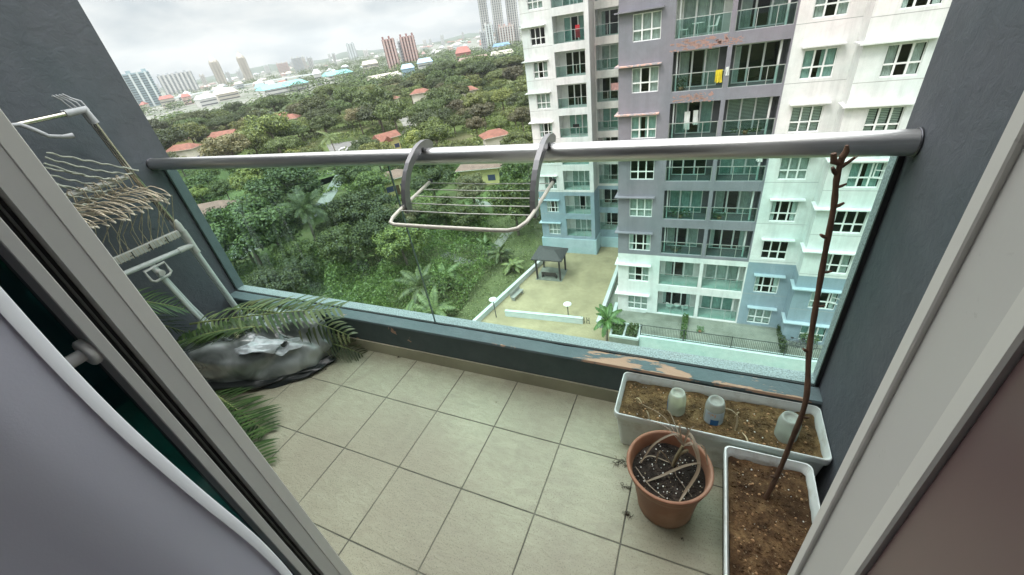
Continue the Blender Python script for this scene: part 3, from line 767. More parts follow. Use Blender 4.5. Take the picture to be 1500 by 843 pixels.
# ---- debris tufts, dry leaves
M_root = paint('dark_root_debris', (.05, .035, .022), .9, .3, 30)
def tuft(x, y, s, n, label, cat='debris'):
    b = MB()
    for _ in range(n):
        a = random.uniform(0, 6.28); r = s*random.random(); cx, cy = x+r*math.cos(a), y+r*.6*math.sin(a); L = s*random.uniform(.3, .8); a2 = random.uniform(0, 6.28)
        b.tube([(cx, cy, .002), (cx+L*.4*math.cos(a2), cy+L*.4*math.sin(a2), .002+random.uniform(0, s*.3)), (cx+L*math.cos(a2+.7), cy+L*math.sin(a2+.7), .002)], [.0009, .0008, .0004], 4, cap=False)
    tag(b.build('root_debris', M_root, org=(x, y, 0)), label, cat)
g_ = G(908, 679, 0); tuft(g_.x, g_.y, .03, 26, 'tangle of dark rootlets on the grout line at the long planter corner')
g_ = G(917, 714, 0); tuft(g_.x, g_.y, .02, 22, 'small tuft of dark rootlets left of the terracotta pot rim')
g_ = G(918, 755, 0); tuft(g_.x, g_.y, .02, 24, 'second dark rootlet tuft left of the terracotta pot base')
g_ = G(691, 543, 0); tuft(g_.x, g_.y, .014, 26, 'crumpled dead leaf at the parapet foot near mid floor')
g_ = G(584, 524, 0); tuft(g_.x, g_.y, .012, 20, 'tiny dead leaf at the parapet foot left of centre')
g_ = G(477, 542, 0); tuft(g_.x, g_.y, .008, 8, 'tiny twig speck on the second tile from the bag')
g_ = G(727, 590, 0); tuft(g_.x, g_.y, .005, 8, 'dark speck of dirt on a tile in mid floor')
g_ = G(520, 498, 0); tuft(g_.x-.1, g_.y-.02, .06, 30, 'dark twigs and roots scattered between the bag and parapet')
g_ = G(455, 530, 0); tuft(g_.x, g_.y, .06, 26, 'fine root litter on the tiles just right of the bag')
g_ = G(1000, 790, 0); tuft(g_.x, g_.y, .01, 8, 'dark crumb of dirt under the terracotta pot')

# ================================================================== DOOR, ROOM
def alu(name, c):
    t = NT(name); t.set(Roughness=.45, Specular_IOR_Level=.5)
    cc = t.ramp(t.noise(3, 5), [(.3, tuple(x*.93 for x in c)), (.7, c)])
    cc = t.mix(t.ramp(t.noise(45, 4, .7), [(.68, 0), (.76, .35)]), cc, (.2, .19, .17))
    t.col(cc); t.bump(t.noise(260, 2), .06, .0008); return t.mat
M_alu = alu('grey_white_powder_coat', (.76, .74, .69))
M_alu2 = alu('grey_powder_coat', (.62, .605, .575))
YD = .27
ZH = 2.35
fr = thing('door_frame', (-.87, .23, 0), 'pale grey metal door frame with a black track slot at lower left', 'door frame')
b = MB(); b.bbox(-1.02, -.857, .2455, YD, 0, ZH, .0012); b.build('outer_jamb', M_alu, fr)
b = MB(); b.box(-1.02, -.8585, .2165, .2453, 0, ZH); b.build('inner_jamb', M_alu2, fr)
b = MB(); b.box(-1.02, -.885, .196, .2163, 0, ZH); b.build('track_slot', M_black, fr)
b = MB(); b.tube([(-.883, .2085, 0), (-.883, .2085, ZH)], .002, 6); b.build('brush_seal', M_seal, fr)
sd = thing('sliding_door', (-1.2, .18, 0), 'grey framed sliding glass door leaf with a round lock, behind the pale curtain', 'sliding door')
b = MB(); b.bbox(-.905, -.857, .178, .1955, 0, ZH, .0015); b.build('stile', M_alu2, sd)
b = MB(); b.box(-.93, -.905, .18, .1935, 0, ZH); b.build('glazing_bead', paint('charcoal_glazing_bead', (.1, .105, .11), .5), sd)
b = MB(); b.box(-1.75, -.93, .184, .189, .05, ZH-.05); b.build('glass_pane', glass('teal_door_glass', (.10, .30, .31)), sd)
b = MB(); b.bbox(-1.78, -.905, .178, .1955, .0, .06, .0015); b.build('bottom_rail', M_alu2, sd)
hl = None
LZ = 1.105
b = MB(); b.lathe((-.885, .1785, LZ), [(0, .0), (.022, 0), (.024, .003), (.024, .010), (.0215, .013), (0, .0135)], 32, axis=(0, -1, 0)); lk = b.build('lock_rose', M_alu, sd)
b = MB(); b.lathe((-.885, .1655, LZ), [(.0105, 0), (.0105, .03), (.009, .032), (0, .032)], 24, axis=(0, -1, 0)); b.build('lock_knob', M_alu2, lk)
# curtain
def curtain_mat():
    t = NT('sheer_grey_curtain'); t.n.remove(t.b)
    d = t.node('ShaderNodeBsdfDiffuse'); tl = t.node('ShaderNodeBsdfTranslucent')
    mp = t.node('ShaderNodeMapping'); mp.inputs['Scale'].default_value = (5, 5, 1.5); t.link(t.coord(), mp.inputs[0])
    c = t.ramp(t.noise(2, 3, .5, mp.outputs[0]), [(.3, (.74, .73, .86)), (.7, (.82, .81, .93))])
    t.link(c, d.inputs['Color']); t.link(c, tl.inputs['Color'])
    m = t.node('ShaderNodeMixShader'); m.inputs[0].default_value = .3
    t.link(d.outputs[0], m.inputs[1]); t.link(tl.outputs[0], m.inputs[2])
    bu = t.node('ShaderNodeBump'); bu.inputs['Strength'].default_value = .25; bu.inputs['Distance'].default_value = .0006
    t.link(t.noise(350, 2), bu.inputs['Height']); t.link(bu.outputs[0], d.inputs['Normal'])
    t.link(m.outputs[0], t.out.inputs['Surface']); return t.mat
M_cur = curtain_mat()
nx, nz = 90, 60; vs = []
for j in range(nz+1):
    z = .02+2.3*j/nz
    for i in range(nx+1):
        u = i/nx; y = .118-.9*u
        wav = .010*math.sin(u*26+1.2*noise.noise(Vector((z*.8, u*3, 1))))*min(1, u*7)
        edge = -.012*max(0, 1-u*12)*(1+.6*math.sin(z*5))
        x = -.672-.05*u+wav+edge+.012*noise.noise(Vector((z*1.5, u*4, 5)))
        yy = y+(.006*math.sin(z*4.2)+.012*noise.noise(Vector((z*2.2, 0, 9))))*max(0, 1-u*4)
        vs.append((x, yy, z))
b = MB(); b.add(vs, [(j*(nx+1)+i, j*(nx+1)+i+1, (j+1)*(nx+1)+i+1, (j+1)*(nx+1)+i) for j in range(nz) for i in range(nx)], 0, True)
cu = b.build('curtain', M_cur, org=(-.7, .1, 0)); tag(cu, 'pale grey violet sheer curtain filling the lower left corner', 'curtain')
hem = []
for j in range(nz+1):
    v = Vector(vs[j*(nx+1)]); hem.append((v.x+.001, v.y+.002, v.z))
b = MB()
hv = []
for p in hem: hv += [(p[0]-.012, p[1]+.005, p[2]), (p[0]+.001, p[1]+.001, p[2]), (p[0]+.004, p[1]-.012, p[2])]
b.add(hv, [(3*k+j, 3*k+3+j, 3*k+4+j, 3*k+1+j) for k in range(nz) for j in (0, 1)], 0, True)
b.build('hem', paint('white_curtain_hem', (.8, .8, .84), .8), cu)
# right frame
XF = .126
fr = thing('door_frame', (.16, .23, 0), 'pale grey flat door frame with raised edges at lower right', 'door frame')
b = MB(); b.bbox(XF, .28, .2575, YD, 0, ZH, .001); b.build('outer_lip', M_alu, fr)
b = MB(); b.box(XF+.0035, .28, .209, .2573, 0, ZH); b.build('jamb_face', M_alu2, fr)
b = MB(); b.bbox(XF, .28, .1945, .2088, 0, ZH, .0015); b.build('inner_lip', M_alu, fr)
M_mauve = paint('dark_mauve_paint', (.17, .105, .105), .35, .12, 3, spec=.6)
b = MB(); b.box(XF+.004, .34, -.75, .194, -.02, 2.6)
tag(b.build('room_wall', M_mauve, org=(.2, -.2, 0)), 'smooth dark mauve wall inside the room beside the right door frame', 'wall')
# facade wall around the door, lintel, and the room shell
M_int = paint('room_paint', (.42, .40, .38), .8, .06)
b = MB()
b.box(XL, -1.80, .12, .262, 0, 3.4); b.box(.282, XR, .12, .262, 0, 3.4); b.box(-1.80, .282, .12, .262, ZH, 3.4)
tag(b.build('house_wall', M_wall, org=(-1, .2, 0)), 'dark grey outside wall around the balcony door', 'wall')
b = MB(); b.box(-3.2, 2.2, -4, .099, -.1, -.001); struct(b, 'room_floor', paint('room_floor_tile', (.3, .29, .27), .3))
b = MB(); b.box(-3.2, 2.2, -4, .118, 2.62, 2.75); struct(b, 'room_ceiling', M_int)
b = MB(); b.box(-3.3, 2.3, -4.1, -4, -.1, 2.7); b.box(-3.3, -3.2, -4, .1, -.1, 2.7); b.box(2.2, 2.3, -4, .1, -.1, 2.7)
b.box(-3.2, XL, .0, .099, 0, 2.619); b.box(XR+.18, 2.2, .0, .099, 0, 2.619)
tag(b.build('room_wall', M_int, org=(0, -2, 0)), 'plain light walls of the room behind the camera', 'wall')
# ================================================================== OUTSIDE: tower opposite
FH = 3.01
M_wht = plaster('white_facade_paint', (.68, .68, .67), .12, .3, streak=.35)
M_gry = plaster('purple_grey_facade_paint', (.215, .205, .235), .12, .2, streak=.25)
M_blu = plaster('blue_grey_facade_paint', (.25, .325, .375), .12, .2, streak=.25)
M_crm = plaster('cream_facade_paint', (.58, .57, .53), .12, .3, streak=.4)
M_plinth = plaster('pale_blue_plinth_paint', (.36, .47, .51), .12, .12)
WM = [M_wht, M_gry, M_blu, M_crm, M_plinth]
M_fwhite = paint('white_window_frame', (.78, .78, .77), .4, .04)
M_fshade = paint('hood_underside_grey', (.35, .34, .34), .8)
M_pane = glass('window_glass', (.74, .84, .82))
M_rglass = glass('green_railing_glass', (.52, .70, .66))
M_inner = paint('dark_room_interior', (.05, .05, .05), .9)
M_recess = paint('balcony_recess_grey', (.14, .14, .15), .8)
M_recessw = paint('balcony_recess_white', (.62, .62, .60), .8)
M_cg = paint('grey_curtain_cloth', (.55, .56, .53), .9, .2, 3)
M_ct = paint('teal_curtain_cloth', (.38, .52, .48), .9, .2, 3)
M_cw = paint('white_curtain_cloth', (.75, .76, .74), .9, .15, 3)
M_blind = paint('white_louvre_shutter', (.8, .82, .78), .7, .1, 3)
M_alug = paint('railing_metal', (.45, .47, .46), .4, .1, metallic=.5)
M_dirtpeel = plaster('salmon_peeled_patch', (.40, .24, .21), .3, .2)

def wall_open(b, x0, x1, z0, z1, yf, yb, ops, mi):
    zs = sorted({z0, z1} | {min(max(o[2], z0), z1) for o in ops} | {min(max(o[3], z0), z1) for o in ops})
    for za, zb in zip(zs, zs[1:]):
        if zb-za < 1e-4: continue
        zm = (za+zb)/2; cur = x0
        for o in sorted(o for o in ops if o[2] < zm < o[3]):
            if o[0] > cur: b.box(cur, o[0], yf, yb, za, zb, mi)
            cur = max(cur, o[1])
        if cur < x1: b.box(cur, x1, yf, yb, za, zb, mi)

bld = thing('apartment_building', (0, 38, -24.4), 'tall white, purple grey and pale blue apartment tower with glass balconies facing the camera', 'apartment building')
BO = ORG[bld.name]
# shared meshes built around local origin (bottom-left corner of opening, y=0 at facade)
def wmesh(w, h, split=.40, open_leaf=None):
    f = MB(); t_ = .055
    f.box(0, w, .0, .07, h-t_, h); f.box(0, w, .0, .07, 0, t_); f.box(0, t_, .0, .07, t_, h-t_); f.box(w-t_, w, .0, .07, t_, h-t_)
    for k in (1, 2): f.box(w*k/3-.045, w*k/3+.045, .0, .07, t_, h-t_)
    zz = h*split
    for k in range(3):
        a = t_ if k == 0 else w*k/3+.045; c = w-t_ if k == 2 else w*(k+1)/3-.045
        f.box(a, c, .001, .069, zz-.04, zz+.04)
    if open_leaf is not None:
        a = w*open_leaf/3+.05
        f.obox((a+.35, -.10, zz+(h-zz)/2), (.25, -.10, 0), (.01, .02, 0), (0, 0, .03))
        for sx in (-1, 1): f.obox((a+.35+sx*.25, -.10-sx*.10, zz+(h-zz)/2), (.03, -.01, 0), (.01, .02, 0), (0, 0, (h-zz)/2))
        for sz in (-1, 1): f.obox((a+.35, -.10, zz+(h-zz)/2+sz*(h-zz)/2), (.25, -.10, 0), (.01, .02, 0), (0, 0, .03))
    g = MB(); g.poly([(.01, .04, .01), (w-.01, .04, .01), (w-.01, .04, h-.01), (.01, .04, h-.01)])
    return f.mesh('window_frame', M_fwhite), g.mesh('pane', M_pane)
def curtain_mesh(w, h, m, cover, seed, folds=9):
    # cover: list of (u0,u1)
    b = MB(); random.seed(seed)
    for u0, u1 in cover:
        n = max(8, int(60*(u1-u0))); vs = []
        for i in range(n+1):
            u = u0+(u1-u0)*i/n; x = .03+(w-.06)*u; d = -.10+.05*math.sin(i*1.9+seed)+.02*math.sin(i*.7)
            vs += [(x, .28+d, .03), (x, .28+d*.6, h-.02)]
        b.add(vs, [(2*i, 2*i+2, 2*i+3, 2*i+1) for i in range(n)], 0, True)
    return b.mesh('window_curtain', m)
def blinds_mesh(w, h, seed):
    b = MB(); n = int(h/.09)
    for k in range(3):
        for i in range(n): b.obox(((k+.5)*w/3, .2, .04+(i+.5)*(h-.08)/n), (w/6-.06, 0, 0), (0, .03, -.034), (0, .002, .004))
    return b.mesh('window_curtain', M_blind)
random.seed(11)
W_SM = wmesh(1.72, 1.52); W_OP = wmesh(1.6, 1.52, open_leaf=2); W_LF = wmesh(1.55, 1.5); W_SM2 = wmesh(1.6, 1.52)
CW = [curtain_mesh(1.6, 1.5, M_cg, [(0, 1)], 1), curtain_mesh(1.6, 1.5, M_cg, [(0, .3), (.68, 1)], 2), curtain_mesh(1.6, 1.5, M_ct, [(0, .38), (.55, 1)], 3),
      curtain_mesh(1.6, 1.5, M_cw, [(0, .18), (.8, 1)], 4), blinds_mesh(1.6, 1.5, 5), None]
def put(name, me, loc, parent):
    o = bpy.data.objects.new(name, me); COL.objects.link(o); o.parent = parent
    base = BO if parent is bld else ORG_L[parent.name]
    o.location = Vector(loc)-base; return o
ORG_L = {}
BW = MB()  # reveals handled by wall
def window(x, y, z, w, h, wm, cur):
    o = bpy.data.objects.new('window', wm[0]); COL.objects.link(o); o.parent = bld; o.location = Vector((x, y, z))-BO
    p = bpy.data.objects.new('pane', wm[1]); COL.objects.link(p); p.parent = o
    if cur is not None:
        c = bpy.data.objects.new('curtain', cur); COL.objects.link(c); c.parent = o; c.scale = (w/1.6, 1, 1)
def hood(x0, x1, yf, z, wrap=None, mat=0, upturn=False, peel=False):
    b = MB()
    b.box(x0, x1, yf-.36, yf-.003, z, z+.08, 0)
    if wrap: b.box(x0-.22, x0-.0005, yf-.36, yf+1.0, z, z+.08, 0)
    m = [M_wht, M_gry, M_plinth][mat]
    if peel: m = plaster('worn_hood_paint', (.33, .30, .32), .3, .2, ((.6, .38, .32), .5, 3))
    o = b.build('window_hood', m, bld)
XG0, XG1, XC, XR1 = -5.82, 3.92, 6.93, 11.5
YF, YR2, YL, YLR = 31.0, 29.55, 44.9, 47.1
ZBRK = -15.85
ZTOP = 9.0
zb = lambda k: -.58-FH*k
FL = range(-3, 8)
ops_front = []; ops_white = []; ops_right = []; ops_left = []; ops_rec = []
WIN = []; BALC = []
for k in FL:
    z0 = zb(k)
    wt = z0+1.65
    ops_front.append((-4.95, -3.23, wt-1.52, wt)); WIN.append((-4.95, YF, wt-1.52, 1.72, 1.52, W_SM, 0, k))
    ops_white.append((4.60, 6.20, wt-1.52, wt)); WIN.append((4.60, YF, wt-1.52, 1.6, 1.52, W_SM2, 1, k))
    ops_right.append((7.98, 9.55, wt-1.52, wt)); WIN.append((7.98, YR2, wt-1.52, 1.57, 1.52, W_OP if k in (3, 6) else W_SM2, 2, k))
    ops_left.append((-17.15, -15.62, wt-1.5, wt)); WIN.append((-17.15, YL, wt-1.5, 1.55, 1.5, W_LF, 3, k))
    for (a, c, y, ops, kind) in ((-2.42, .62, YF, ops_front, 'f'), (.88, 3.83, YF, ops_front, 'f2'), (-14.78, -11.65, YL, ops_left, 'l'), (-11.12, -7.9, YLR, ops_rec, 'r')):
        ops.append((a, c, z0, z0+2.33)); BALC.append((a, c, y, z0, kind, k))
bw = MB(); TH = .25
def bands(x0, x1, yf, ops, top_mi, low_mi, zlow=-24.4, deep=TH):
    wall_open(bw, x0, x1, ZBRK, ZTOP, yf, yf+deep, ops, top_mi)
    wall_open(bw, x0, x1, zlow, ZBRK, yf, yf+deep, ops, low_mi)
bands(XG0, XG1, YF, ops_front, 1, 0)
bands(XG1, XC, YF, ops_white, 0, 2)
bands(XC, XR1, YR2, ops_right, 0, 2)
bands(-18.05, -11.2, YL, ops_left, 0, 2, -22.0)
bands(-11.2, XG0, YLR, ops_rec, 3, 2)
for (za, zc, mi) in ((ZBRK, ZTOP, 0), (-24.4, ZBRK, 2)):
    bw.box(XC, XC+TH, YR2+TH, YF+TH*0, za, zc, mi)                 # side of projecting block
    bw.box(-18.05, -17.8, YL+TH, 57, za, zc, mi)
    bw.box(-11.45, -11.2, YL+TH, YLR, za, zc, 3 if mi == 0 else 2)
    bw.box(XG0, XG0+TH, YF+TH, YLR, za, zc, 1 if mi == 0 else 0)
bw.box(-18.05, XR1, 57, 57.3, -24.4, ZTOP, 0); bw.box(XR1-.25, XR1, YR2+TH, 57, -24.4, ZTOP, 0)
wallo = bw.build('wall', WM, bld)
b = MB(); b.box(-18.2, -11.05, YL-.15, YL-.002, -24.4, -22.0); b.box(-18.2, -18.052, YL-.002, 57, -24.4, -22.0); b.box(-11.198, -11.05, YL-.002, YLR-.002, -24.4, -22.0)
b.box(-11.05, XG0-.01, YLR-.12, YLR-.002, -24.4, -22.6); b.build('plinth', M_plinth, bld)
b = MB(); b.box(-18.1, -11.15, YL, 57, ZTOP, ZTOP+.3); b.box(-11.15, XR1, YLR, 57, ZTOP, ZTOP+.3); b.box(XG0, XR1, YF, YLR, ZTOP, ZTOP+.3); b.box(XC, XR1, YR2, YF, ZTOP, ZTOP+.3); b.build('roof', M_wht, bld)
# groove lines and floor slabs inside
b = MB()
for k in FL:
    z = zb(k)-.04
    for (x0, x1, y) in ((XG1, XC, YF), (XC, XR1, YR2), (-18.05, -14.9, YL)): b.box(x0, x1, y-.004, y-.0005, z-.015, z+.015)
b.build('groove', M_fshade, bld)
b = MB()
for k in FL:
    z = zb(k)-.03
    for (x0, x1, y0, y1) in ((XG0+TH, XG1-.01, YF+TH, YLR-.3), (XG1+.01, XC-.01, YF+TH, YLR), (XC+TH, XR1-.3, YR2+TH, YLR), (-17.79, -11.46, YL+TH, 56.9), (-11.4, XG0, YLR+TH, 56.9)):
        b.box(x0, x1, y0, y1, z-.2, z)
b.box(XG0+TH, XR1-.3, YF+3.5, YF+3.6, -24, ZTOP); b.box(-17.79, -8, YL+5.5, YL+5.6, -24, ZTOP)
b.build('interior_floor', M_inner, bld)
# protruding corner column strip left of right block (vertical white fin)
for (x, y, z, w, h, wm, colm, k) in WIN:
    random.seed(k*7+colm*31)
    cur = {0: [0, 1, 2, 5, 0, 3, 1, 0], 1: [1, 2, 4, 0, 3, 5, 3, 0], 2: [3, 1, 4, 2, 5, 1, 3, 2], 3: [5, 1, 0, 3, 2, 1, 3, 0]}[colm][k % 8]
    window(x, y+.09, z, w, h, wm, CW[cur])
for k in FL:
    wt = zb(k)+1.65
    mi = 1 if wt > ZBRK-.4 else 0
    if k != 99:
        hood(XG0, -3.08, YF, wt+.13, True, 1 if k < 6 else 0, peel=(k in (1, 2)))
        hood(4.42, 6.45, YF, wt+.13, None, 0 if k < 6 else 2)
        hood(XC+.001, 9.85, YR2, wt+.13, True, 0 if k < 6 else 2)
        hood(-18.05, -15.45, YL, wt+.10, True, 0 if k < 6 else 2)
# balconies
def door_mesh(w, h, n):
    f = MB(); t_ = .06
    f.box(0, w, 0, .08, h-t_, h); f.box(0, w, 0, .08, 0, t_); f.box(0, t_, 0, .08, t_, h-t_); f.box(w-t_, w, 0, .08, t_, h-t_)
    for k in range(1, n): f.box(w*k/n-.055, w*k/n+.055, 0, .08, t_, h-t_)
    g = MB(); g.poly([(.01, .04, .01), (w-.01, .04, .01), (w-.01, .04, h-.01), (.01, .04, h-.01)])
    return f.mesh('door_frame', M_fwhite), g.mesh('glass_pane', M_pane)
DF = {'f': door_mesh(2.35, 2.2, 3), 'f2': door_mesh(2.45, 2.2, 3), 'l': door_mesh(2.2, 2.1, 3), 'r': door_mesh(2.6, 2.15, 3)}
DC = [curtain_mesh(2.4, 2.1, M_cg, [(0, 1)], 21), curtain_mesh(2.4, 2.1, M_ct, [(0, .3), (.7, 1)], 22), curtain_mesh(2.4, 2.1, M_cg, [(0, .25), (.62, 1)], 23),
      curtain_mesh(2.4, 2.1, M_ct, [(0, 1)], 24), curtain_mesh(2.4, 2.1, M_cw, [(0, .14)], 25), blinds_mesh(2.4, 2.1, 26), None, curtain_mesh(2.4, 2.1, M_cw, [(0, .12), (.86, 1)], 27)]
def rail_mesh(w):
    f = MB(); f.box(0, w, 0, .05, 1.0, 1.045)
    for u in (.0, .36, .70, 1.0): f.box(min(max(u*w-.02, 0), w-.04), min(max(u*w-.02, 0), w-.04)+.04, .005, .045, 0, 1.0)
    f.box(0, w, .0, .05, 0.0, .03)
    g = MB(); g.poly([(.02, .025, .03), (w-.02, .025, .03), (w-.02, .025, 1.0), (.02, .025, 1.0)])
    return f.mesh('railing', M_alug), g.mesh('glass_panel', M_rglass)
RM = {}
DCI = {('f', 0): 0, ('f2', 0): 2, ('f', 1): 2, ('f2', 1): 4, ('f', 2): 1, ('f2', 2): 5, ('f', 3): 6, ('f2', 3): 3, ('f', 4): 3, ('f2', 4): 2, ('f', 5): 2, ('f2', 5): 7, ('f', 6): 2, ('f2', 6): 0, ('f', 7): 7, ('f2', 7): 3,
       ('l', 0): 1, ('l', 1): 6, ('l', 2): 6, ('l', 3): 3, ('l', 4): 3, ('l', 5): 0, ('l', 6): 2, ('l', 7): 0, ('r', 0): 4, ('r', 1): 0, ('r', 2): 6, ('r', 3): 3, ('r', 4): 7, ('r', 5): 2, ('r', 6): 6, ('r', 7): 7}
rb = MB()
for (a, c, y, z0, kind, k) in BALC:
    w = c-a; dpt = 1.45; grey = (kind in ('f', 'f2') and -1 < k < 6)
    mi = 0 if grey else 1
    if kind in ('f', 'f2') and k == 0 and kind == 'f': mi = 1
    # recess: floor, ceiling, sides
    rb.box(a-.1, c+.1, y+TH, y+dpt, z0-.25, z0, mi); rb.box(a-.1, c+.1, y+TH, y+dpt, z0+2.33, z0+2.45, mi)
    rb.box(a-.1, a-.0005, y+TH, y+dpt, z0, z0+2.33, mi); rb.box(c+.0005, c+.1, y+TH, y+dpt, z0, z0+2.33, mi)
    dw = {'f': 2.35, 'f2': 2.45, 'l': 2.2, 'r': 2.6}[kind]; dh = {'f': 2.2, 'f2': 2.2, 'l': 2.1, 'r': 2.15}[kind]
    dx = a+(w-dw)*(.42 if kind != 'l' else .75)
    # back wall around the door
    rb.box(a, dx, y+dpt, y+dpt+.15, z0, z0+2.33, mi); rb.box(dx+dw, c, y+dpt, y+dpt+.15, z0, z0+2.33, mi); rb.box(dx, dx+dw, y+dpt, y+dpt+.15, z0+dh, z0+2.33, mi)
    o = bpy.data.objects.new('sliding_door', DF[kind][0]); COL.objects.link(o); o.parent = bld; o.location = Vector((dx, y+dpt+.02, z0))-BO
    p = bpy.data.objects.new('pane', DF[kind][1]); COL.objects.link(p); p.parent = o
    ci = DC[DCI.get((kind, k % 8), 2)]
    if ci is not None:
        cc = bpy.data.objects.new('curtain', ci); COL.objects.link(cc); cc.parent = o; cc.scale = (dw/2.4, 1, 1)
    key = round(w, 2)
    if key not in RM: RM[key] = rail_mesh(w)
    o = bpy.data.objects.new('balcony_railing', RM[key][0]); COL.objects.link(o); o.parent = bld; o.location = Vector((a, y+.10, z0))-BO
    p = bpy.data.objects.new('glass_panel', RM[key][1]); COL.objects.link(p); p.parent = o
rb.build('balcony_recess', [M_recess, M_recessw], bld)
b = MB(); b.tube([(3.45, YF+.42, -23), (3.45, YF+.42, ZTOP)], .07, 8); b.tube([(-2.2, YF+.42, -15.8), (-2.2, YF+.42, ZTOP)], .05, 8); b.build('drain_pipe', M_wht, bld)
# salmon peeled patches on slab bands (thin irregular flakes of missing paint)
def peel(cx, cz, rx, rz, y, n, seed, m=M_dirtpeel, name='peeled_patch'):
    random.seed(seed); b = MB()
    N1 = 46; M1 = 16
    cell = lambda i, j: noise.fractal(Vector((i*.21+seed, j*.33, seed)), 1, 2, 4)+.55*(1-((i/N1-.5)*2)**2)*(1-((j/M1-.5)*2)**2)
    for i in range(N1):
        for j in range(M1):
            if cell(i, j) > .42:
                x = cx-rx+2*rx*i/N1; z = cz-rz+2*rz*j/M1; s = random.uniform(.8, 1.25)
                dx, dz = rx/N1*s*1.15, rz/M1*s*1.15
                b.poly([(x-dx, y, z-dz*.6), (x-dx*.3, y, z-dz), (x+dx, y, z-dz*.7), (x+dx*1.1, y, z+dz*.5), (x+dx*.2, y, z+dz), (x-dx, y, z+dz*.8)])
    if b.v: b.build(name, m, bld)
peel(-.9, -.95, 1.7, .33, YF-.006, 0, 2); peel(-1.0, -3.98, 1.3, .30, YF-.006, 0, 5); peel(.6, -1.0, .9, .2, YF-.006, 0, 9)
random.seed(5)
# ------------ items on balconies
M_plw = paint('white_plastic_furniture', (.75, .76, .74), .4)
M_leafp = leaf_mat('pot_plant_leaf', (.03, .08, .02), (.1, .18, .05))
def balcony_plant(x, y, z, w, h, n, label):
    b = MB()
    for _ in range(n):
        p = Vector((x+random.uniform(-w, w), y+random.uniform(-.15, .15), z+random.uniform(.1, h))); d = Vector((random.gauss(0, 1), random.gauss(0, 1), random.gauss(0, 1))).normalized(); e = d.orthogonal().normalized()
        b.poly([p-d*.07, p+e*.03, p+d*.07, p-e*.03])
    t = thing('potted_plant', (x, y, z), label, 'plant'); b.build('foliage', M_leafp, t)
    b = MB(); b.lathe((x, y, z), [(.0, 0), (.12, 0), (.16, .22), (0, .2)], 12); b.build('pot', M_terra, t)
def chair_at(x, y, z, rz, label, scale=1):
    t = thing('balcony_chair', (x, y, z), label, 'chair', 'white chairs on the opposite balconies'); t.rotation_euler = (0, 0, rz)
    def add(name, bb): 
        me = bb.mesh(name, M_plw); o = bpy.data.objects.new(name, me); COL.objects.link(o); o.parent = t
    b = MB(); b.bbox(-.24, .24, -.23, .23, .40, .44, .01); add('seat', b)
    b = MB(); vs = []
    for i in range(9):
        u = -1+2*i/8
        for zz, yy in ((.42, .22), (.62, .26), (.88, .33)): vs.append((u*.24*(1 if zz < .8 else .8), yy-.06*u*u*-1-.05, zz))
    b.add(vs, [(i*3+j, i*3+3+j, i*3+4+j, i*3+1+j) for i in range(8) for j in range(2)], 0, True); add('backrest', b)
    for sx in (-1, 1):
        for sy in (-1, 1): b = MB(); b.tube([(sx*.2, sy*.19, .41), (sx*.25, sy*.24, 0)], .016, 6); add('leg', b)
z0 = zb(0)
chair_at(-1.95, YF+.75, z0, R(80), 'white chair left of the small table on the purple grey top balcony')
chair_at(-.35, YF+.8, z0, R(-75), 'white chair right of the small table on the purple grey top balcony')
t = thing('balcony_table', (-1.15, YF+.75, z0), 'small round white table between two chairs on the top balcony', 'table')
b = MB(); b.lathe((-1.15, YF+.75, z0), [(0, .66), (.35, .66), (.35, .69), (0, .69)], 20); b.build('tabletop', M_plw, t)
b = MB(); b.tube([(-1.15, YF+.75, z0), (-1.15, YF+.75, z0+.66)], .025, 8); b.build('leg', M_plw, t)
z0 = zb(7)
chair_at(-1.4, YF+.75, z0, R(150), 'round backed white chair at left on the lowest balcony'); chair_at(-.2, YF+.75, z0, R(200), 'round backed white chair at right on the lowest balcony')
t = thing('balcony_table', (-.8, YF+.85, z0), 'low round glass table between the white chairs on the lowest balcony', 'table')
b = MB(); b.lathe((-.8, YF+.85, z0), [(0, .5), (.28, .5), (.28, .53), (0, .53)], 20); b.build('tabletop', M_plw, t)
b = MB(); b.tube([(-.8, YF+.85, z0), (-.8, YF+.85, z0+.5)], .025, 8); b.build('leg', M_plw, t)
balcony_plant(-1.85, YF+.5, zb(1), .3, .75, 160, 'bushy green pot plant on the second grey balcony down')
balcony_plant(-1.2, YF+.4, zb(4), .8, .7, 220, 'row of dark green plants along a grey balcony railing')
balcony_plant(1.5, YF+.4, zb(4), .5, .5, 90, 'low green plants in the right hand grey balcony')
balcony_plant(-1.3, YF+.45, zb(5), .4, .5, 90, 'small dark plants behind grey balcony glass')
balcony_plant(2.3, YF+.32, zb(2)+.1, .9, .35, 200, 'line of dark plants under the white shutters')
def cloth(x0, x1, y, z0, z1, m, label, name='hanging_cloth', cat='cloth'):
    b = MB(); n = 14; vs = []
    for i in range(n+1):
        x = x0+(x1-x0)*i/n; d = .05*math.sin(i*1.7)
        vs += [(x+.04*math.sin(i), y+d, z0+.05*math.sin(i*.9)), (x, y+d*.7, (z0+z1)/2), (x, y+d*.4, z1)]
    b.add(vs, [(i*3+j, i*3+3+j, i*3+4+j, i*3+1+j) for i in range(n) for j in (0, 1)], 0, True)
    tag(b.build(name, m, org=(x0, y, z0)), label, cat)
M_yel = paint('yellow_cloth', (.6, .48, .03), .85, .2, 4); M_red = paint('red_cloth', (.45, .04, .05), .85, .2, 4); M_pink = paint('pink_cloth', (.6, .35, .33), .85, .2, 4)
cloth(.12, .50, YF+.04, zb(1)+.38, zb(1)+1.08, M_yel, 'bright yellow towel hung over a grey balcony railing')
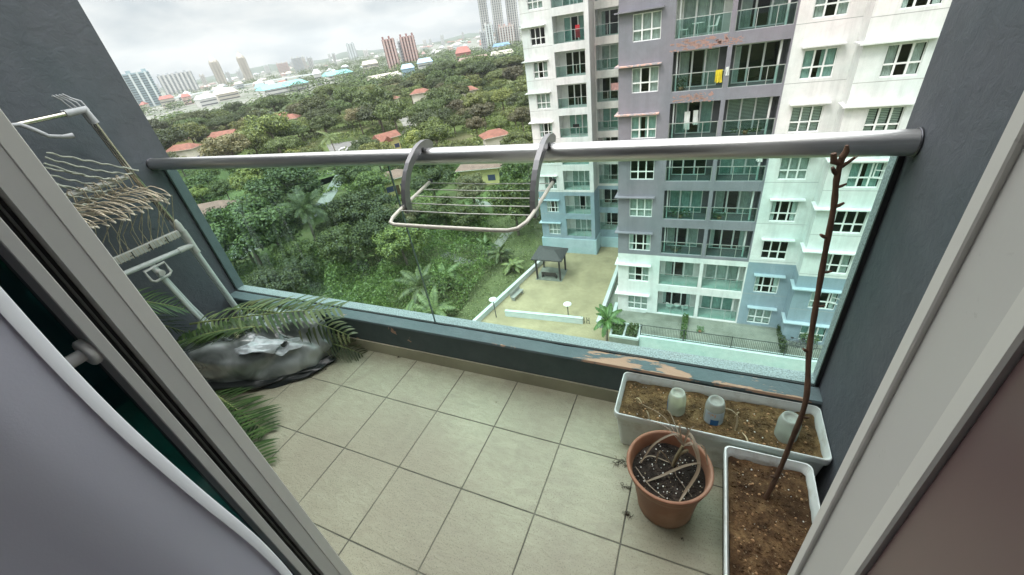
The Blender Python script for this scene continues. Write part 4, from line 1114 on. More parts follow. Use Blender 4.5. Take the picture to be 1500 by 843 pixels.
cloth(-1.5, -1.15, YF+.6, zb(2)+.5, zb(2)+1.65, M_cw, 'white shirt hanging to dry at left on a grey balcony'); cloth(-.95, -.65, YF+.6, zb(2)+.8, zb(2)+1.7, M_cw, 'smaller white shirt drying beside another on a grey balcony')
cloth(-12.6, -12.15, YL+.3, zb(0)+.3, zb(0)+1.35, M_red, 'red garment hanging on the left white balcony'); cloth(-9.7, -8.9, YLR+.4, zb(2)+1.0, zb(2)+1.7, M_pink, 'pink laundry on the recessed balcony')
cloth(-13.4, -12.7, YL+.5, zb(3)+.9, zb(3)+1.3, M_black, 'black garment on the fourth left balcony'); cloth(.66, .84, YF-.03, zb(1)+.75, zb(1)+1.2, M_cw, 'white bundle tied to a grey balcony corner')
cloth(-13.6, -13.0, YL+.5, zb(4)+.7, zb(4)+1.1, M_pink, 'pink cloth on the airer of a lower left balcony'); cloth(-12.7, -12.3, YL+.5, zb(4)+.7, zb(4)+1.2, M_cw, 'white cloth on the airer of a lower left balcony')
cloth(-10.9, -8.2, YLR+.25, zb(4)+.75, zb(4)+.95, M_cw, 'row of small white items along the recessed balcony rail')
cloth(3.2, 3.55, YF+.3, zb(3)+1.3, zb(3)+1.8, M_cw, 'white box shaped item near the drain pipe')

# ================================================================== COURT, TERRACE
ZC, ZTE = -24.0, -21.75
def paving(name, c1, c2, sc):
    t = NT(name); t.set(Roughness=.85)
    br = t.node('ShaderNodeTexBrick'); br.inputs['Scale'].default_value = sc; br.inputs['Mortar Size'].default_value = .012
    br.inputs['Color1'].default_value = (*c1, 1); br.inputs['Color2'].default_value = (*c2, 1); br.inputs['Mortar'].default_value = (*[x*.45 for x in c1], 1)
    t.link(t.coord(), br.inputs['Vector'])
    c = t.mix(t.ramp(t.noise(.45, 6, .65), [(.38, 0), (.68, .7)]), br.outputs['Color'], tuple(x*.62 for x in c1)); t.col(c); return t.mat
M_pave = paving('sand_paving_blocks', (.34, .285, .17), (.385, .33, .20), 1.6)
b = MB(); b.prism([(-16.8-.1, 45), (-21.3, 21), (-6, 21), (-5.85, 31), (-5.85, 47.2), (-11, 47.2), (-11, 45)], -26.8, ZC); struct(b, 'paved_court', M_pave)
M_wallw = plaster('stained_white_wall', (.48, .52, .51), .2, .15)
M_conc = paint('weathered_concrete', (.13, .14, .115), .9, .35, .8, .4, 10, c2=(.25, .26, .22))
def wallseg(p, q, w, z0, z1, label, m=None, name='boundary_wall', cat='wall'):
    p, q = Vector((*p, 0)), Vector((*q, 0)); d = (q-p); n = Vector((-d.y, d.x, 0)).normalized()
    b = MB(); b.obox(((p+q)/2)+Vector((0, 0, (z0+z1)/2)), d/2, n*w/2, (0, 0, (z1-z0)/2)); b.obox(((p+q)/2)+Vector((0, 0, z1+.03)), d/2, n*(w/2+.04), (0, 0, .03))
    tag(b.build(name, m or M_wallw, org=((p.x+q.x)/2, (p.y+q.y)/2, z0)), label, cat)
wallseg((-16.75, 44.5), (-20.9, 23.5), .3, -26.5, ZC+.55, 'long low white wall between the paved court and the grass slope')
wallseg((-7.75, 43), (-7.62, 30.6), .28, ZC, ZC+.7, 'low white wall on the tower side of the paved court')
wallseg((-6.4, 33.5), (-6.3, 30.4), .22, ZC, ZC+1.1, 'short white wall by the corner of the grey tower')
wallseg((-17.4, 30.4), (-9.2, 30.9), .25, ZC, ZC+.65, 'low pale wall crossing the paved court')
b = MB(); b.box(-7.5, XG0-.05, 30.6, 47, ZC-.1, ZC+.03); struct(b, 'drain_strip', M_conc)
# raised terrace
b = MB(); b.box(-3.35, 12.2, 27.9, YF-.001, -24.2, ZTE); struct(b, 'terrace', M_conc)
b = MB(); b.box(-5.8, -3.36, 29.2, YF-.001, -24.2, ZTE-.1); struct(b, 'terrace_step', M_conc)
b = MB(); b.box(-3.4, 12.2, 27.45, 27.895, -24.2, ZTE+.05)
tag(b.build('retaining_wall', plaster('pale_mint_wall', (.50, .58, .565), .2, .15), org=(4, 27.6, -24.2)), 'pale retaining wall under the fence of the tower terrace', 'wall')
M_fence = paint('dark_metal_fence', (.05, .055, .055), .5)
fn = thing('terrace_fence', (4.4, 27.7, ZTE+.05), 'dark thin metal bar fence along the terrace edge of the tower', 'fence')
b = MB(); x = -3.3
while x < 11: b.box(x, x+.018, 27.68, 27.7, ZTE+.11, ZTE+1.1); x += .12
bo = b.build('bars', M_fence, fn)
b = MB(); b.box(-3.35, 11.2, 27.67, 27.71, ZTE+1.1, ZTE+1.14); b.box(-3.35, 11.2, 27.67, 27.71, ZTE+.07, ZTE+.11); b.build('rail', M_fence, fn)
for x in (-3.35, -.02, 3.4, 6.9, 10.4):
    b = MB(); b.box(x, x+.06, 27.655, 27.725, ZTE+.05, ZTE+1.2); b.build('post', M_fence, fn)
# planter bed with bushes
pb = thing('planter_bed', (-4.6, 28.2, ZC), 'raised grey walled planting bed with low bushes beside the young palm', 'planting bed')
b = MB(); b.box(-5.85, -3.42, 27.2, 29.15, ZC, ZTE-.25); b.build('base', M_conc, pb)
b = MB()
for (x0, x1, y0, y1) in ((-5.85, -3.42, 27.2, 27.35), (-5.85, -3.42, 29.0, 29.15), (-5.85, -5.7, 27.36, 28.99), (-3.57, -3.42, 27.36, 28.99), (-4.75, -4.6, 27.36, 28.99)): b.box(x0, x1, y0, y1, ZTE-.25, ZTE-.05)
b.build('rim', M_wallw, pb)
def leaves(n, fn_, s, el=1.0):
    b = MB(); vs = []; fs = []
    for i in range(n):
        p, nn = fn_()
        d = nn.cross(Vector((random.gauss(0, 1), random.gauss(0, 1), random.gauss(0, 1)))); d = d.normalized() if d.length > .01 else nn.orthogonal().normalized()
        e = nn.cross(d); ss = s*random.uniform(.6, 1.3)
        vs += [p-d*ss, p+e*ss*.55*el, p+d*ss, p-e*ss*.55*el]; fs.append((4*i, 4*i+1, 4*i+2, 4*i+3))
    b.v = vs; b.f = fs; b.m = [0]*len(fs); b.sm = [False]*len(fs); return b
def rn(): return Vector((random.gauss(0, 1), random.gauss(0, 1), random.gauss(0, .8)+.6)).normalized()
M_bush = leaf_mat('bush_leaf', (.03, .07, .015), (.12, .2, .05))
for cx, lab in ((-5.2, 'left low bush in the planting bed'), (-4.05, 'right low bush in the planting bed')):
    b = leaves(700, lambda: (Vector((cx+random.uniform(-.42, .42), 28.2+random.uniform(-.75, .75), ZTE-.25+random.random()**.6*.55)), rn()), .09)
    tag(b.build('bush', M_bush, org=(cx, 28.2, ZTE-.25)), lab, 'bush', 'bushes in the planting bed')
for x, lab in ((-.02, 'narrow dark hedge dividing the terrace below the balcony post'), (6.95, 'narrow dark hedge by the step of the blue wall')):
    b = leaves(900, lambda: (Vector((x+random.uniform(-.22, .22), random.uniform(27.95, 30.9), ZTE+random.random()*.55)), rn()), .08)
    tag(b.build('hedge', M_bush, org=(x, 29.4, ZTE)), lab, 'hedge')
balcony_plant(1.2, 29.2, ZTE, .25, .6, 120, 'lone shrub on the bare terrace floor')
balcony_plant(8.6, 29.2, ZTE+.3, .6, .9, 420, 'leafy plants in front of the lowest blue wall window')
# parked bicycles as dark tangle on the terrace
M_bike = paint('dark_bicycle_metal', (.08, .08, .09), .4, metallic=.4)
for i, x in enumerate((7.6, 8.3)):
    t = thing('bicycle', (x, 28.9, ZTE), ['dark bicycle leaning by the lowest blue wall window at left', 'dark bicycle leaning by the lowest blue wall window at right'][i], 'bicycle')
    for dx in (-.5, .5):
        b = MB(); b.tube([(x+dx+.32*math.cos(a*.3927), 28.9, ZTE+.33+.32*math.sin(a*.3927)) for a in range(16)], .02, 6, closed=True); b.build('wheel', M_bike, t)
    b = MB(); P = lambda dx, dz: (x+dx, 28.9, ZTE+dz)
    for q in ([P(-.5, .33), P(-.15, .8), P(.35, .82), P(.5, .33)], [P(-.15, .85), P(-.05, .3), P(.35, .78)], [P(-.5, .33), P(-.05, .3)]): b.tube(q, .018, 6)
    b.build('frame', M_bike, t)
    b = MB(); b.box(x-.25, x-.05, 28.85, 28.95, ZTE+.86, ZTE+.9); b.build('saddle', M_black, t)
    b = MB(); b.tube([(x+.33, 28.65, ZTE+.98), (x+.36, 28.9, ZTE+.95), (x+.33, 29.15, ZTE+.98)], .015, 6); b.build('handlebar', M_bike, t)
# gazebo
M_dark = paint('dark_brown_timber', (.035, .03, .03), .6, .3, 4)
gz = thing('gazebo', (-15.2, 39.3, ZC), 'small dark flat roofed gazebo on posts at the far side of the paved court', 'gazebo')
gc = [Vector((-16.75, 37.75, 0)), Vector((-13.5, 37.85, 0)), Vector((-13.6, 40.6, 0)), Vector((-16.85, 40.8, 0))]
b = MB(); b.prism([(p.x, p.y) for p in gc], ZC+.004, ZC+.06); b.build('base_slab', M_conc, gz)
for p in gc:
    c = Vector((-15.2, 39.3, 0)); q = c+(p-c)*.86; b = MB(); b.box(q.x-.09, q.x+.09, q.y-.09, q.y+.09, ZC+.06, ZC+2.75); b.build('post', M_dark, gz)
def slat_roof():
    t = NT('dark_ribbed_roof'); t.set(Roughness=.7)
    wv = t.node('ShaderNodeTexWave'); wv.inputs['Scale'].default_value = 6; wv.inputs['Distortion'].default_value = .3; t.link(t.coord(), wv.inputs['Vector'])
    t.col(t.ramp(wv.outputs['Fac'], [(.2, (.025, .025, .027)), (.8, (.075, .07, .07))])); return t.mat
b = MB(); c = Vector((-15.2, 39.3, 0)); rr_ = [c+(p-c)*1.13 for p in gc]
top = [Vector((p.x, p.y, ZC+2.75)) for p in rr_]; up_ = [Vector((p.x, p.y, ZC+2.88)) for p in rr_]; apex = [c+Vector((-.5, 0, ZC+3.35)), c+Vector((.5, 0, ZC+3.35))]
b.add(top+up_+apex, [(3,2,1,0), (0,1,5,4), (1,2,6,5), (2,3,7,6), (3,0,4,7), (4,5,9,8), (5,6,9), (6,7,8,9), (7,4,8)]); b.build('roof', slat_roof(), gz)
b = MB(); b.box(-16.1, -14.3, 38.3, 38.7, ZC+.35, ZC+.42); b.box(-16.1, -16.0, 38.3, 38.7, ZC+.06, ZC+.35); b.box(-14.4, -14.3, 38.3, 38.7, ZC+.06, ZC+.35); b.box(-16.1, -14.3, 38.26, 38.3, ZC+.42, ZC+.85)
tag(b.build('bench', M_dark, org=(-15.2, 38.5, ZC)), 'dark bench inside the gazebo', 'bench')
b = MB(); D1, D2 = Vector((.19, .98, 0)), Vector((.98, -.19, 0)); bc = Vector((-17.55, 34.0, ZC))
b.obox(bc+Vector((0, 0, .42)), D1*.95, D2*.28, (0, 0, .04)); b.obox(bc-D2*.27+Vector((0, 0, .68)), D1*.95, D2*.03, (0, 0, .2))
for s in (-.8, .8): b.obox(bc+D1*s+Vector((0, 0, .19)), D1*.06, D2*.24, (0, 0, .19))
tag(b.build('bench', paint('grey_stone_bench', (.28, .28, .26), .8), org=(-17.1, 34.2, ZC)), 'grey bench against the long low white wall', 'bench')
def mushroom(x, y, h, r, label):
    t = thing('garden_lamp', (x, y, ZC), label, 'garden lamp')
    b = MB(); b.tube([(x, y, ZC), (x, y, ZC+h)], .05, 8); b.build('pole', M_fence, t)
    b = MB(); b.lathe((x, y, ZC+h), [(0, 0), (r, .0), (r*.96, .05), (r*.5, .14), (0, .16)], 20); b.build('lamp_head', M_plw, t)
mushroom(-18.3, 29.9, 2.3, .42, 'mushroom garden lamp with white disc top by the grass slope')
mushroom(-10.9, 31.6, 1.6, .42, 'mushroom garden lamp with white disc top on the paved court')
b = MB()
for dx in (0, .22, .5, .72): b.box(-9.35+dx, -9.29+dx, 30.95, 31.0, ZC, ZC+.75)
b.box(-9.35, -9.07, 30.955, 30.995, ZC+.4, ZC+.46); b.box(-8.85, -8.57, 30.955, 30.995, ZC+.4, ZC+.46)
tag(b.build('metal_rack', M_fence, org=(-9, 31, ZC)), 'small dark H shaped metal stands at the end of the low pale wall', 'metal stand')
# ================================================================== LAND
ZL = -26.0
def land_mat():
    t = NT('grassy_ground'); t.set(Roughness=.95, Specular_IOR_Level=.1)
    n1 = t.noise(.05, 6, .6); n2 = t.noise(.9, 6, .7); n3 = t.noise(.012, 4)
    c = t.ramp(n2, [(.3, (.045, .065, .022)), (.55, (.085, .12, .038)), (.75, (.15, .17, .07))])
    c = t.mix(t.ramp(n1, [(.5, 0), (.66, .7)]), c, (.17, .15, .09))
    c = t.mix(t.ramp(n3, [(.35, 0), (.65, .5)]), c, (.06, .085, .035))
    t.col(c); t.bump(n2, .6, .3); return t.mat
M_land = land_mat()
b = MB(); S = 5200; b.poly([(-S, -600, ZL), (2600, -600, ZL), (2600, S, ZL), (-S, S, ZL)]); struct(b, 'ground', M_land)
M_lawn = paint('mown_lawn', (.085, .12, .034), .95, .3, .25, .5, 8, fine=.35)
M_lawn2 = paint('rough_lawn', (.10, .12, .045), .95, .35, .3, .5, 6, fine=.4)
M_road2 = paint('grey_lane', (.20, .205, .19), .9, .15, .5)
M_road = paint('worn_asphalt', (.14, .14, .135), .9, .2, .5)
M_path = paint('pale_concrete_path', (.24, .24, .21), .9, .15, .5)
def patch(pts, name, m, dz=.03):
    b = MB(); b.poly([(p[0], p[1], ZL+dz) for p in pts]); struct(b, name, m)
def blobpatch(px, py, rx, ry, name, m, dz=.03, rot=0):
    c = G(px, py, ZL); pts = []
    for i in range(24):
        a = 2*math.pi*i/24; k = 1+.22*noise.noise(Vector((math.cos(a)*1.5+px, math.sin(a)*1.5, 0)))
        x, y = rx*k*math.cos(a), ry*k*math.sin(a); pts.append((c.x+x*math.cos(rot)-y*math.sin(rot), c.y+x*math.sin(rot)+y*math.cos(rot)))
    patch(pts, name, m, dz); return c
def strip_road(pts, w, name, m, dz=.06, kerb=None):
    pts = spline([(p[0], p[1], ZL+dz) for p in pts], 6); b = MB(); vs = []
    for i, p in enumerate(pts):
        t = (pts[min(i+1, len(pts)-1)]-pts[max(i-1, 0)]).normalized(); s = Vector((t.y, -t.x, 0)); vs += [p-s*w/2, p+s*w/2]
    b.add(vs, [(2*i, 2*i+1, 2*i+3, 2*i+2) for i in range(len(pts)-1)]); struct(b, name, m)
    if kerb:
        b = MB()
        for sd in (0, 1):
            ks = [vs[2*i+sd] for i in range(len(pts))]
            b.tube(ks, .12, 4)
        struct(b, 'kerb', kerb)
# grass slope beside the court, sloping up to the wall foot
b = MB(); P = [G(x, y, ZL) for x, y in ((640, 470), (700, 440), (745, 400), (790, 345), (700, 335), (640, 380), (600, 440))]
patch([(-17.3, 46), (-22, 21), (-30, 24), (-33, 40), (-31, 62), (-20, 62)], 'grass_slope', M_lawn2, .05)
blobpatch(400, 278, 16, 11, 'lawn', M_lawn, .03, .6)
blobpatch(505, 262, 12, 7, 'lawn', M_lawn2, .03, .9)
blobpatch(610, 178, 15, 10, 'lawn', M_lawn2, .03)
blobpatch(600, 165, 8, 12, 'lawn', M_lawn2, .035)
blobpatch(755, 290, 12, 8, 'lawn', M_lawn, .03)
blobpatch(660, 345, 8, 8, 'lawn', M_lawn2, .03)
blobpatch(345, 375, 5, 4, 'lawn', M_lawn2, .03)
blobpatch(300, 262, 16, 10, 'lawn', M_lawn, .03)
blobpatch(760, 118, 26, 14, 'lawn', M_lawn2, .03)
blobpatch(432, 200, 12, 7, 'lawn', M_lawn, .03)
lot = [G(x, y, ZL) for x, y in ((478, 212), (530, 205), (540, 222), (530, 232), (490, 236))]
patch([(p.x, p.y) for p in lot], 'parking_lot', M_road, .05)
def PX_(l): return [(G(x, y, ZL).x, G(x, y, ZL).y) for x, y in l]
strip_road(PX_([(570, 205), (530, 228), (505, 250), (492, 270), (478, 292), (462, 312), (430, 332), (395, 352), (345, 375)]), 3.4, 'road', M_road2, .08)
strip_road(PX_([(505, 250), (420, 262), (330, 278), (262, 290)]), 3.0, 'path', M_path, .06)
strip_road(PX_([(300, 172), (280, 182), (258, 196), (236, 214)]), 16, 'road', M_path, .06)
strip_road(PX_([(800, 262), (760, 285), (720, 300), (690, 296)]), 2.5, 'path', M_path, .06)
strip_road(PX_([(650, 372), (700, 385), (745, 340)]), 1.6, 'path', M_path, .07)
strip_road(PX_([(560, 160), (590, 172), (600, 190), (575, 200)]), 5, 'road', M_path, .07)

# ------------------------------------------------------------------ houses
M_red = paint('terracotta_roof_tile', (.19, .078, .052), .8, .3, .8, .5, 10)
M_red2 = paint('faded_brown_roof_tile', (.22, .13, .11), .85, .2, .8, .5, 10)
M_greyroof = paint('grey_roof_sheet', (.30, .28, .29), .8, .15, .8)
M_blueroof = paint('dull_blue_roof', (.16, .22, .27), .7, .2, .8)
M_ywall = paint('cream_yellow_wall', (.62, .55, .26), .85, .12, .6)
M_cwall = paint('cream_house_wall', (.62, .58, .50), .85, .12, .6)
M_winb = paint('blue_framed_window', (.07, .08, .16), .3)
M_door = paint('brown_house_door', (.12, .07, .04), .6)
def house(px, py, L, W, rot, roof, wall, label, h=3.0, gable=False, porch=False):
    c = G(px, py, ZL); L *= .64; W *= .64; h = min(h, 3.6)+(2.2 if c.length > 175 else .6 if c.length > 100 else 0)
    t = thing('house', (c.x, c.y, ZL), label, 'house'); t.rotation_euler = (0, 0, rot)
    def add(b, name, m):
        o = bpy.data.objects.new(name, b.mesh(name, m)); COL.objects.link(o); o.parent = t; return o
    b = MB(); b.box(-L/2, L/2, -W/2, W/2, 0, h)
    if porch: b.box(-L/2-.2, -L/2+L*.35, -W/2-2.5, -W/2-.001, 0, h-.4)
    add(b, 'wall', wall)
    e = .8; rh = W*.30; b = MB(); x0, x1, y0, y1 = -L/2-e, L/2+e, -W/2-e, W/2+e; ri = (L/2-W*.32) if not gable else L/2+e
    vs = [(x0,y0,h+.002),(x1,y0,h+.002),(x1,y1,h+.002),(x0,y1,h+.002),(x0,y0,h+.2),(x1,y0,h+.2),(x1,y1,h+.2),(x0,y1,h+.2),(-ri,0,h+.2+rh),(ri,0,h+.2+rh)]
    b.add(vs, [(3,2,1,0),(0,1,5,4),(1,2,6,5),(2,3,7,6),(3,0,4,7),(4,5,9,8),(5,6,9),(6,7,8,9),(7,4,8)])
    if porch:
        px0, px1, py0 = -L/2-.8, -L/2+L*.35+.6, -W/2-3.2
        vs = [(px0,py0,h-.35),(px1,py0,h-.35),(px1,0,h-.35),(px0,0,h-.35),(px0,py0,h-.2),(px1,py0,h-.2),(px1,0,h-.2),(px0,0,h-.2),((px0+px1)/2,py0,h+1.3),((px0+px1)/2,0,h+1.3)]
        b.add(vs, [(3,2,1,0),(0,1,5,4),(4,5,8),(5,6,9,8),(7,4,8,9),(6,7,9)])
    add(b, 'roof', roof)
    for i, u in enumerate((-.32, -.02, .30)):
        for s, yy in ((-1, -W/2),):
            b = MB()
            if i == 1: b.box(L*u-.5, L*u+.5, yy-.05, yy-.003, 0.02, 2.1); add(b, 'door', M_door)
            else:
                b.box(L*u-.8, L*u+.8, yy-.06, yy-.003, 1.0, 2.2); w = add(b, 'window', M_winb)
    for yy in (-W*.2, W*.2):
        for s in (-1, 1):
            b = MB(); b.box(s*(L/2+.003) if s > 0 else -L/2-.06, L/2+.06 if s > 0 else -L/2-.003, yy-.7, yy+.7, 1.0, 2.2); add(b, 'window', M_winb)
    b = MB(); b.box(x0, x1, y0-.04, y0-.002, h+.03, h+.16); b.box(x1+.002, x1+.04, y0, y1, h+.03, h+.16); add(b, 'fascia', M_cwall)
    return t
HS = [
 (268, 224, 17, 9, .5, M_red, M_ywall, 'red hip roofed yellow house nearest the left wall above the handrail', 3.2, False, False),
 (340, 218, 15, 9, .35, M_red, M_ywall, 'yellow house with red roof and blue windows among the trees', 3.4, True, True),
 (280, 238, 16, 9, .4, M_red, M_cwall, 'long low red roof just above the left end of the handrail', 3, False, False),
 (432, 192, 12, 9, .5, M_red, M_cwall, 'cluster of small red roofs deep in the trees left of centre', 3.4, False, True),
 (418, 186, 9, 8, .2, M_red, M_cwall, 'small red roof beside the red cluster left of centre', 3, True, False),
 (572, 222, 9, 7, 1.1, M_red, M_ywall, 'orange roofed yellow house above the airer arm', 4.2, True, True),
 (620, 154, 13, 9, .4, M_red, M_cwall, 'orange red hip roof in the middle of the far trees', 4.2, False, False),
 (680, 138, 12, 9, .9, M_red, M_cwall, 'bright orange pyramid roof under the big dark trees', 5, False, False),
 (692, 152, 8, 8, .7, M_red, M_cwall, 'smaller orange roof just below the pyramid roof', 4.5, False, False),
 (578, 164, 9, 7, .3, M_red, M_cwall, 'little red roof with a white gable in the far trees', 4.4, False, False),
 (325, 332, 13, 9, .62, M_red2, M_cwall, 'faded brown hip roofed house seen through the left glass', 3, False, False),
 (582, 282, 8, 6, .9, M_red2, M_ywall, 'reddish brown roofed house behind the left airer arm', 4, False, False),
 (708, 268, 13, 6, .25, M_red2, M_ywall, 'yellow walled house with faded roof behind the airer', 3.6, False, False),
 (728, 222, 9, 7, .7, M_red, M_cwall, 'orange hip roof just above the handrail left of the white tower', 5, False, False),
 (240, 202, 20, 14, .3, M_greyroof, M_cwall, 'wide grey roofed building beside the left balcony wall', 4, False, False),
]
HPOS = []
for a in HS:
    o = house(*a[:8], h=a[8], gable=a[9], porch=a[10]); HPOS.append((o.location.x, o.location.y, max(a[2], a[3])*.34+2.8))
# ------------------------------------------------------------------ vehicles (small in view)
M_cblue = paint('light_blue_car_paint', (.10, .42, .55), .3, .05); M_cwhite = paint('white_car_paint', (.75, .75, .75), .3, .05); M_cdark = paint('dark_car_paint', (.08, .08, .09), .3, .05)
M_cglass = paint('dark_car_glass', (.03, .04, .05), .1)
def car(px, py, rot, m, label, van=False, zz=0):
    c = G(px, py, ZL); t = thing('parked_car' if not van else 'parked_van', (c.x, c.y, ZL+.08+zz), label, 'car' if not van else 'van'); t.rotation_euler = (0, 0, rot); t.scale = (.8, .8, .8)
    def add(b, name, mm):
        o = bpy.data.objects.new(name, b.mesh(name, mm)); COL.objects.link(o); o.parent = t; return o
    H = 1.9 if van else 1.45; L = 4.6
    prof = [(-L/2, .3), (-L/2, .8), (-L/2+.1, .95), (-L/2+.5, 1.0), (-L/2+.9, H-.1), (-L/2+1.2, H), (L/2-(.7 if van else 1.5), H), (L/2-(.3 if van else .9), 1.0), (L/2-.1, .85), (L/2, .7), (L/2, .3)]
    b = MB(); n = len(prof); vs = [(x, -.85, z) for x, z in prof]+[(x, .85, z) for x, z in prof]
    b.add(vs, [tuple(range(n)), tuple(range(2*n-1, n-1, -1))]+[(i, n+i, n+(i+1)%n, (i+1)%n) for i in range(n)]); add(b, 'body', m)
    b = MB()
    for s in (-1, 1): b.box(-L/2+1.1, L/2-1.3, s*.86-.01, s*.86+.01, 1.02, H-.15)
    b.obox((L/2-(.55 if van else 1.22), 0, (H+1)/2), (.05, 0, .0), (0, .72, 0), (-.2, 0, (H-1)/2-.06)); add(b, 'window', M_cglass)
    for sx in (-1.4, 1.4):
        for sy in (-.8, .8): b = MB(); b.lathe((sx, sy-.1, .32), [(0, 0), (.32, 0), (.32, .2), (0, .2)], 14, axis=(0, 1, 0)); add(b, 'wheel', M_black)
car(508, 322, .5, M_cblue, 'light blue van parked among the trees behind the left glass', True, 0)
car(481, 354, .5, M_cblue, 'pale blue car half hidden under the tall palm')
car(470, 308, 1.0, M_cdark, 'dark car on the curving road behind the palm')
car(342, 371, .4, M_cwhite, 'white car parked at the far left beside the large dark tree'); car(347, 380, .4, M_cwhite, 'second white car in front of the first at the far left')
car(505, 222, .7, M_cwhite, 'white car standing alone on the small parking lot')

# ------------------------------------------------------------------ trees
LEAF = {
 'dark': leaf_mat('dark_green_foliage', (.016, .033, .008), (.115, .16, .033)),
 'mid': leaf_mat('mid_green_foliage', (.026, .048, .010), (.19, .23, .045)),
 'light': leaf_mat('light_green_foliage', (.06, .095, .017), (.25, .29, .06)),
 'olive': leaf_mat('olive_foliage', (.06, .07, .025), (.22, .20, .085)),
}
M_trunk = paint('grey_brown_bark', (.16, .13, .10), .9, .3, 2, .6, 10)
def crown_mesh(kind, R_, H_, nclump, nleaf, ls, flat=1.0, seed=0, name='crown'):
    random.seed(seed); cl = []
    for i in range(nclump):
        a = random.uniform(0, 6.283); rr = random.random()**.5; zz = random.uniform(-.5, 1)
        x = R_*.78*rr*math.cos(a); y = R_*.78*rr*math.sin(a); z = H_*.5+H_*.42*zz*math.sqrt(max(.05, 1-rr*rr*.85))
        r = R_*random.uniform(.20, .36)
        cl.append((Vector((x, y, z)), r))
    def fn_():
        c, r = random.choice(cl); n = Vector((random.gauss(0, 1), random.gauss(0, 1), random.gauss(0, 1)+.35)).normalized()
        p = c+Vector((n.x*r, n.y*r, n.z*r*.72*flat))*random.uniform(.72, 1.05)
        nn = (n+Vector((random.gauss(0, .45), random.gauss(0, .45), random.gauss(0, .45)+.3))).normalized(); return p, nn
    b = leaves(nleaf, fn_, ls)
    return b.mesh(name, LEAF[kind]), cl
def trunk_mesh(R_, H_, base_h, cl, tr):
    b = MB(); top = Vector((random.uniform(-.3, .3), random.uniform(-.3, .3), base_h+H_*.35))
    b.tube([(0, 0, -.3), (top.x*.3, top.y*.3, base_h*.5), top], [tr, tr*.75, tr*.5], 8)
    for c, r in random.sample(cl, min(7, len(cl))):
        q = c+Vector((0, 0, base_h)); b.tube([top*.8, (top+q)/2+Vector((0, 0, -.3)), q], [tr*.4, tr*.25, tr*.1], 5)
    return b.mesh('trunk', M_trunk)
TP = []
def proto(kind, R_, H_, base_h, ncl, nl, ls, flat, seed, tr, desc):
    cm, cl = crown_mesh(kind, R_, H_, ncl, nl, ls, flat, seed); tm = trunk_mesh(R_, H_, base_h, cl, tr); TP.append((cm, tm, base_h, R_, desc)); return len(TP)-1
near = [proto('dark', 5.5, 9, 1.5, 46, 15000, .20, 1, 1, .35, 'dense dark green'), proto('mid', 5, 6.5, 2.5, 40, 12000, .20, 1, 2, .3, 'full mid green'),
        proto('light', 4.2, 5, 2, 34, 10000, .20, 1, 3, .25, 'bright light green'), proto('olive', 4.8, 5.5, 3.5, 30, 8000, .2, .8, 4, .28, 'thin olive green')]
far = [proto('dark', 6.5, 7, 3, 40, 8000, .26, .8, 11, .4, 'dark green'), proto('mid', 5.5, 6, 3, 36, 7000, .26, .9, 12, .35, 'mid green'), proto('light', 4.6, 5.4, 2.4, 30, 5500, .25, .9, 13, .3, 'light green'),
       proto('olive', 5.5, 5.5, 3.5, 30, 5500, .25, .7, 14, .3, 'olive'), proto('dark', 9.5, 6, 7, 60, 13000, .30, .5, 15, .6, 'broad flat topped dark')]
ntree = 0
def tree(x, y, pi, s, label, group=None, z=ZL, sz=None):
    global ntree
    cm, tm, bh, R_, d = TP[pi]; t = thing('tree', (x, y, z), label, 'tree', group); t.rotation_euler = (0, 0, random.uniform(0, 6.28)); t.scale = (s, s, sz or s)
    o = bpy.data.objects.new('crown', cm); COL.objects.link(o); o.parent = t; o.location = (0, 0, bh)
    k = bpy.data.objects.new('trunk', tm); COL.objects.link(k); k.parent = t; ntree += 1; return t
# named near trees (pixel of trunk foot in the photo)
NT_ = [
 (388, 400, 0, 1.22, 'largest dense dark tree behind the left glass, directly left of the coconut palm', 1.15), (372, 385, 0, .8, 'dark tree merging into the left flank of the largest dense tree', 1.0),
 (420, 385, 0, 1.0, 'dark tree filling the gap between the largest dark tree and the palm', .95), (545, 345, 0, 1.1, 'dark bushy tree behind the left airer arm', .8), (520, 395, 0, .75, 'dark leafy tree above the banana clump', .7), (570, 380, 0, .8, 'round dark tree under the wire airer left side', .8),
 (600, 395, 1, .8, 'mid green tree below the airer tray', .8), (555, 300, 1, .9, 'green tree between the blue van and the brown roof', .8), (615, 330, 2, .9, 'bright green tree behind the airer wires', .8),
 (640, 300, 1, .9, 'green tree left of the yellow walled house', .8), (655, 335, 2, .75, 'small bright tree in front of the yellow walled house', .8), (700, 315, 3, .8, 'thin tree beside the path behind the airer', .8),
 (760, 345, 0, .75, 'dark tree at the foot of the left white tower', .9), (772, 320, 0, .7, 'dark tree touching the left white tower corner', 1.0), (768, 270, 3, .9, 'thin open tree left of the white tower under the handrail', .9),
 (430, 278, 2, .8, 'bright yellow green tree beside the lawn behind the left glass', .8), (445, 262, 2, .9, 'light tree between lawn and curving road', .7), (360, 262, 1, .9, 'mid green tree left of the bright lawn', .7),
 (530, 290, 1, .9, 'mid green tree right of the curving road', .9), (560, 255, 1, 1.0, 'green tree just under the handrail left of the airer', .9), (340, 300, 1, .7, 'green tree behind the faded brown roof', .7),
 (300, 300, 2, .8, 'light green tree between left wall and faded brown roof', .7), (680, 250, 1, .9, 'green tree under the handrail left of the faded roof', .8), (640, 260, 0, .9, 'dark tree under the handrail between airer arms', .8),
 (500, 360, 1, .7, 'mid green tree below the light blue van', .6), (690, 345, 1, .6, 'small green tree on the grass beside the tray', .6), (445, 395, 0, .6, 'dark tree below the coconut palm', .5),
]
TPOS = []
random.seed(3)
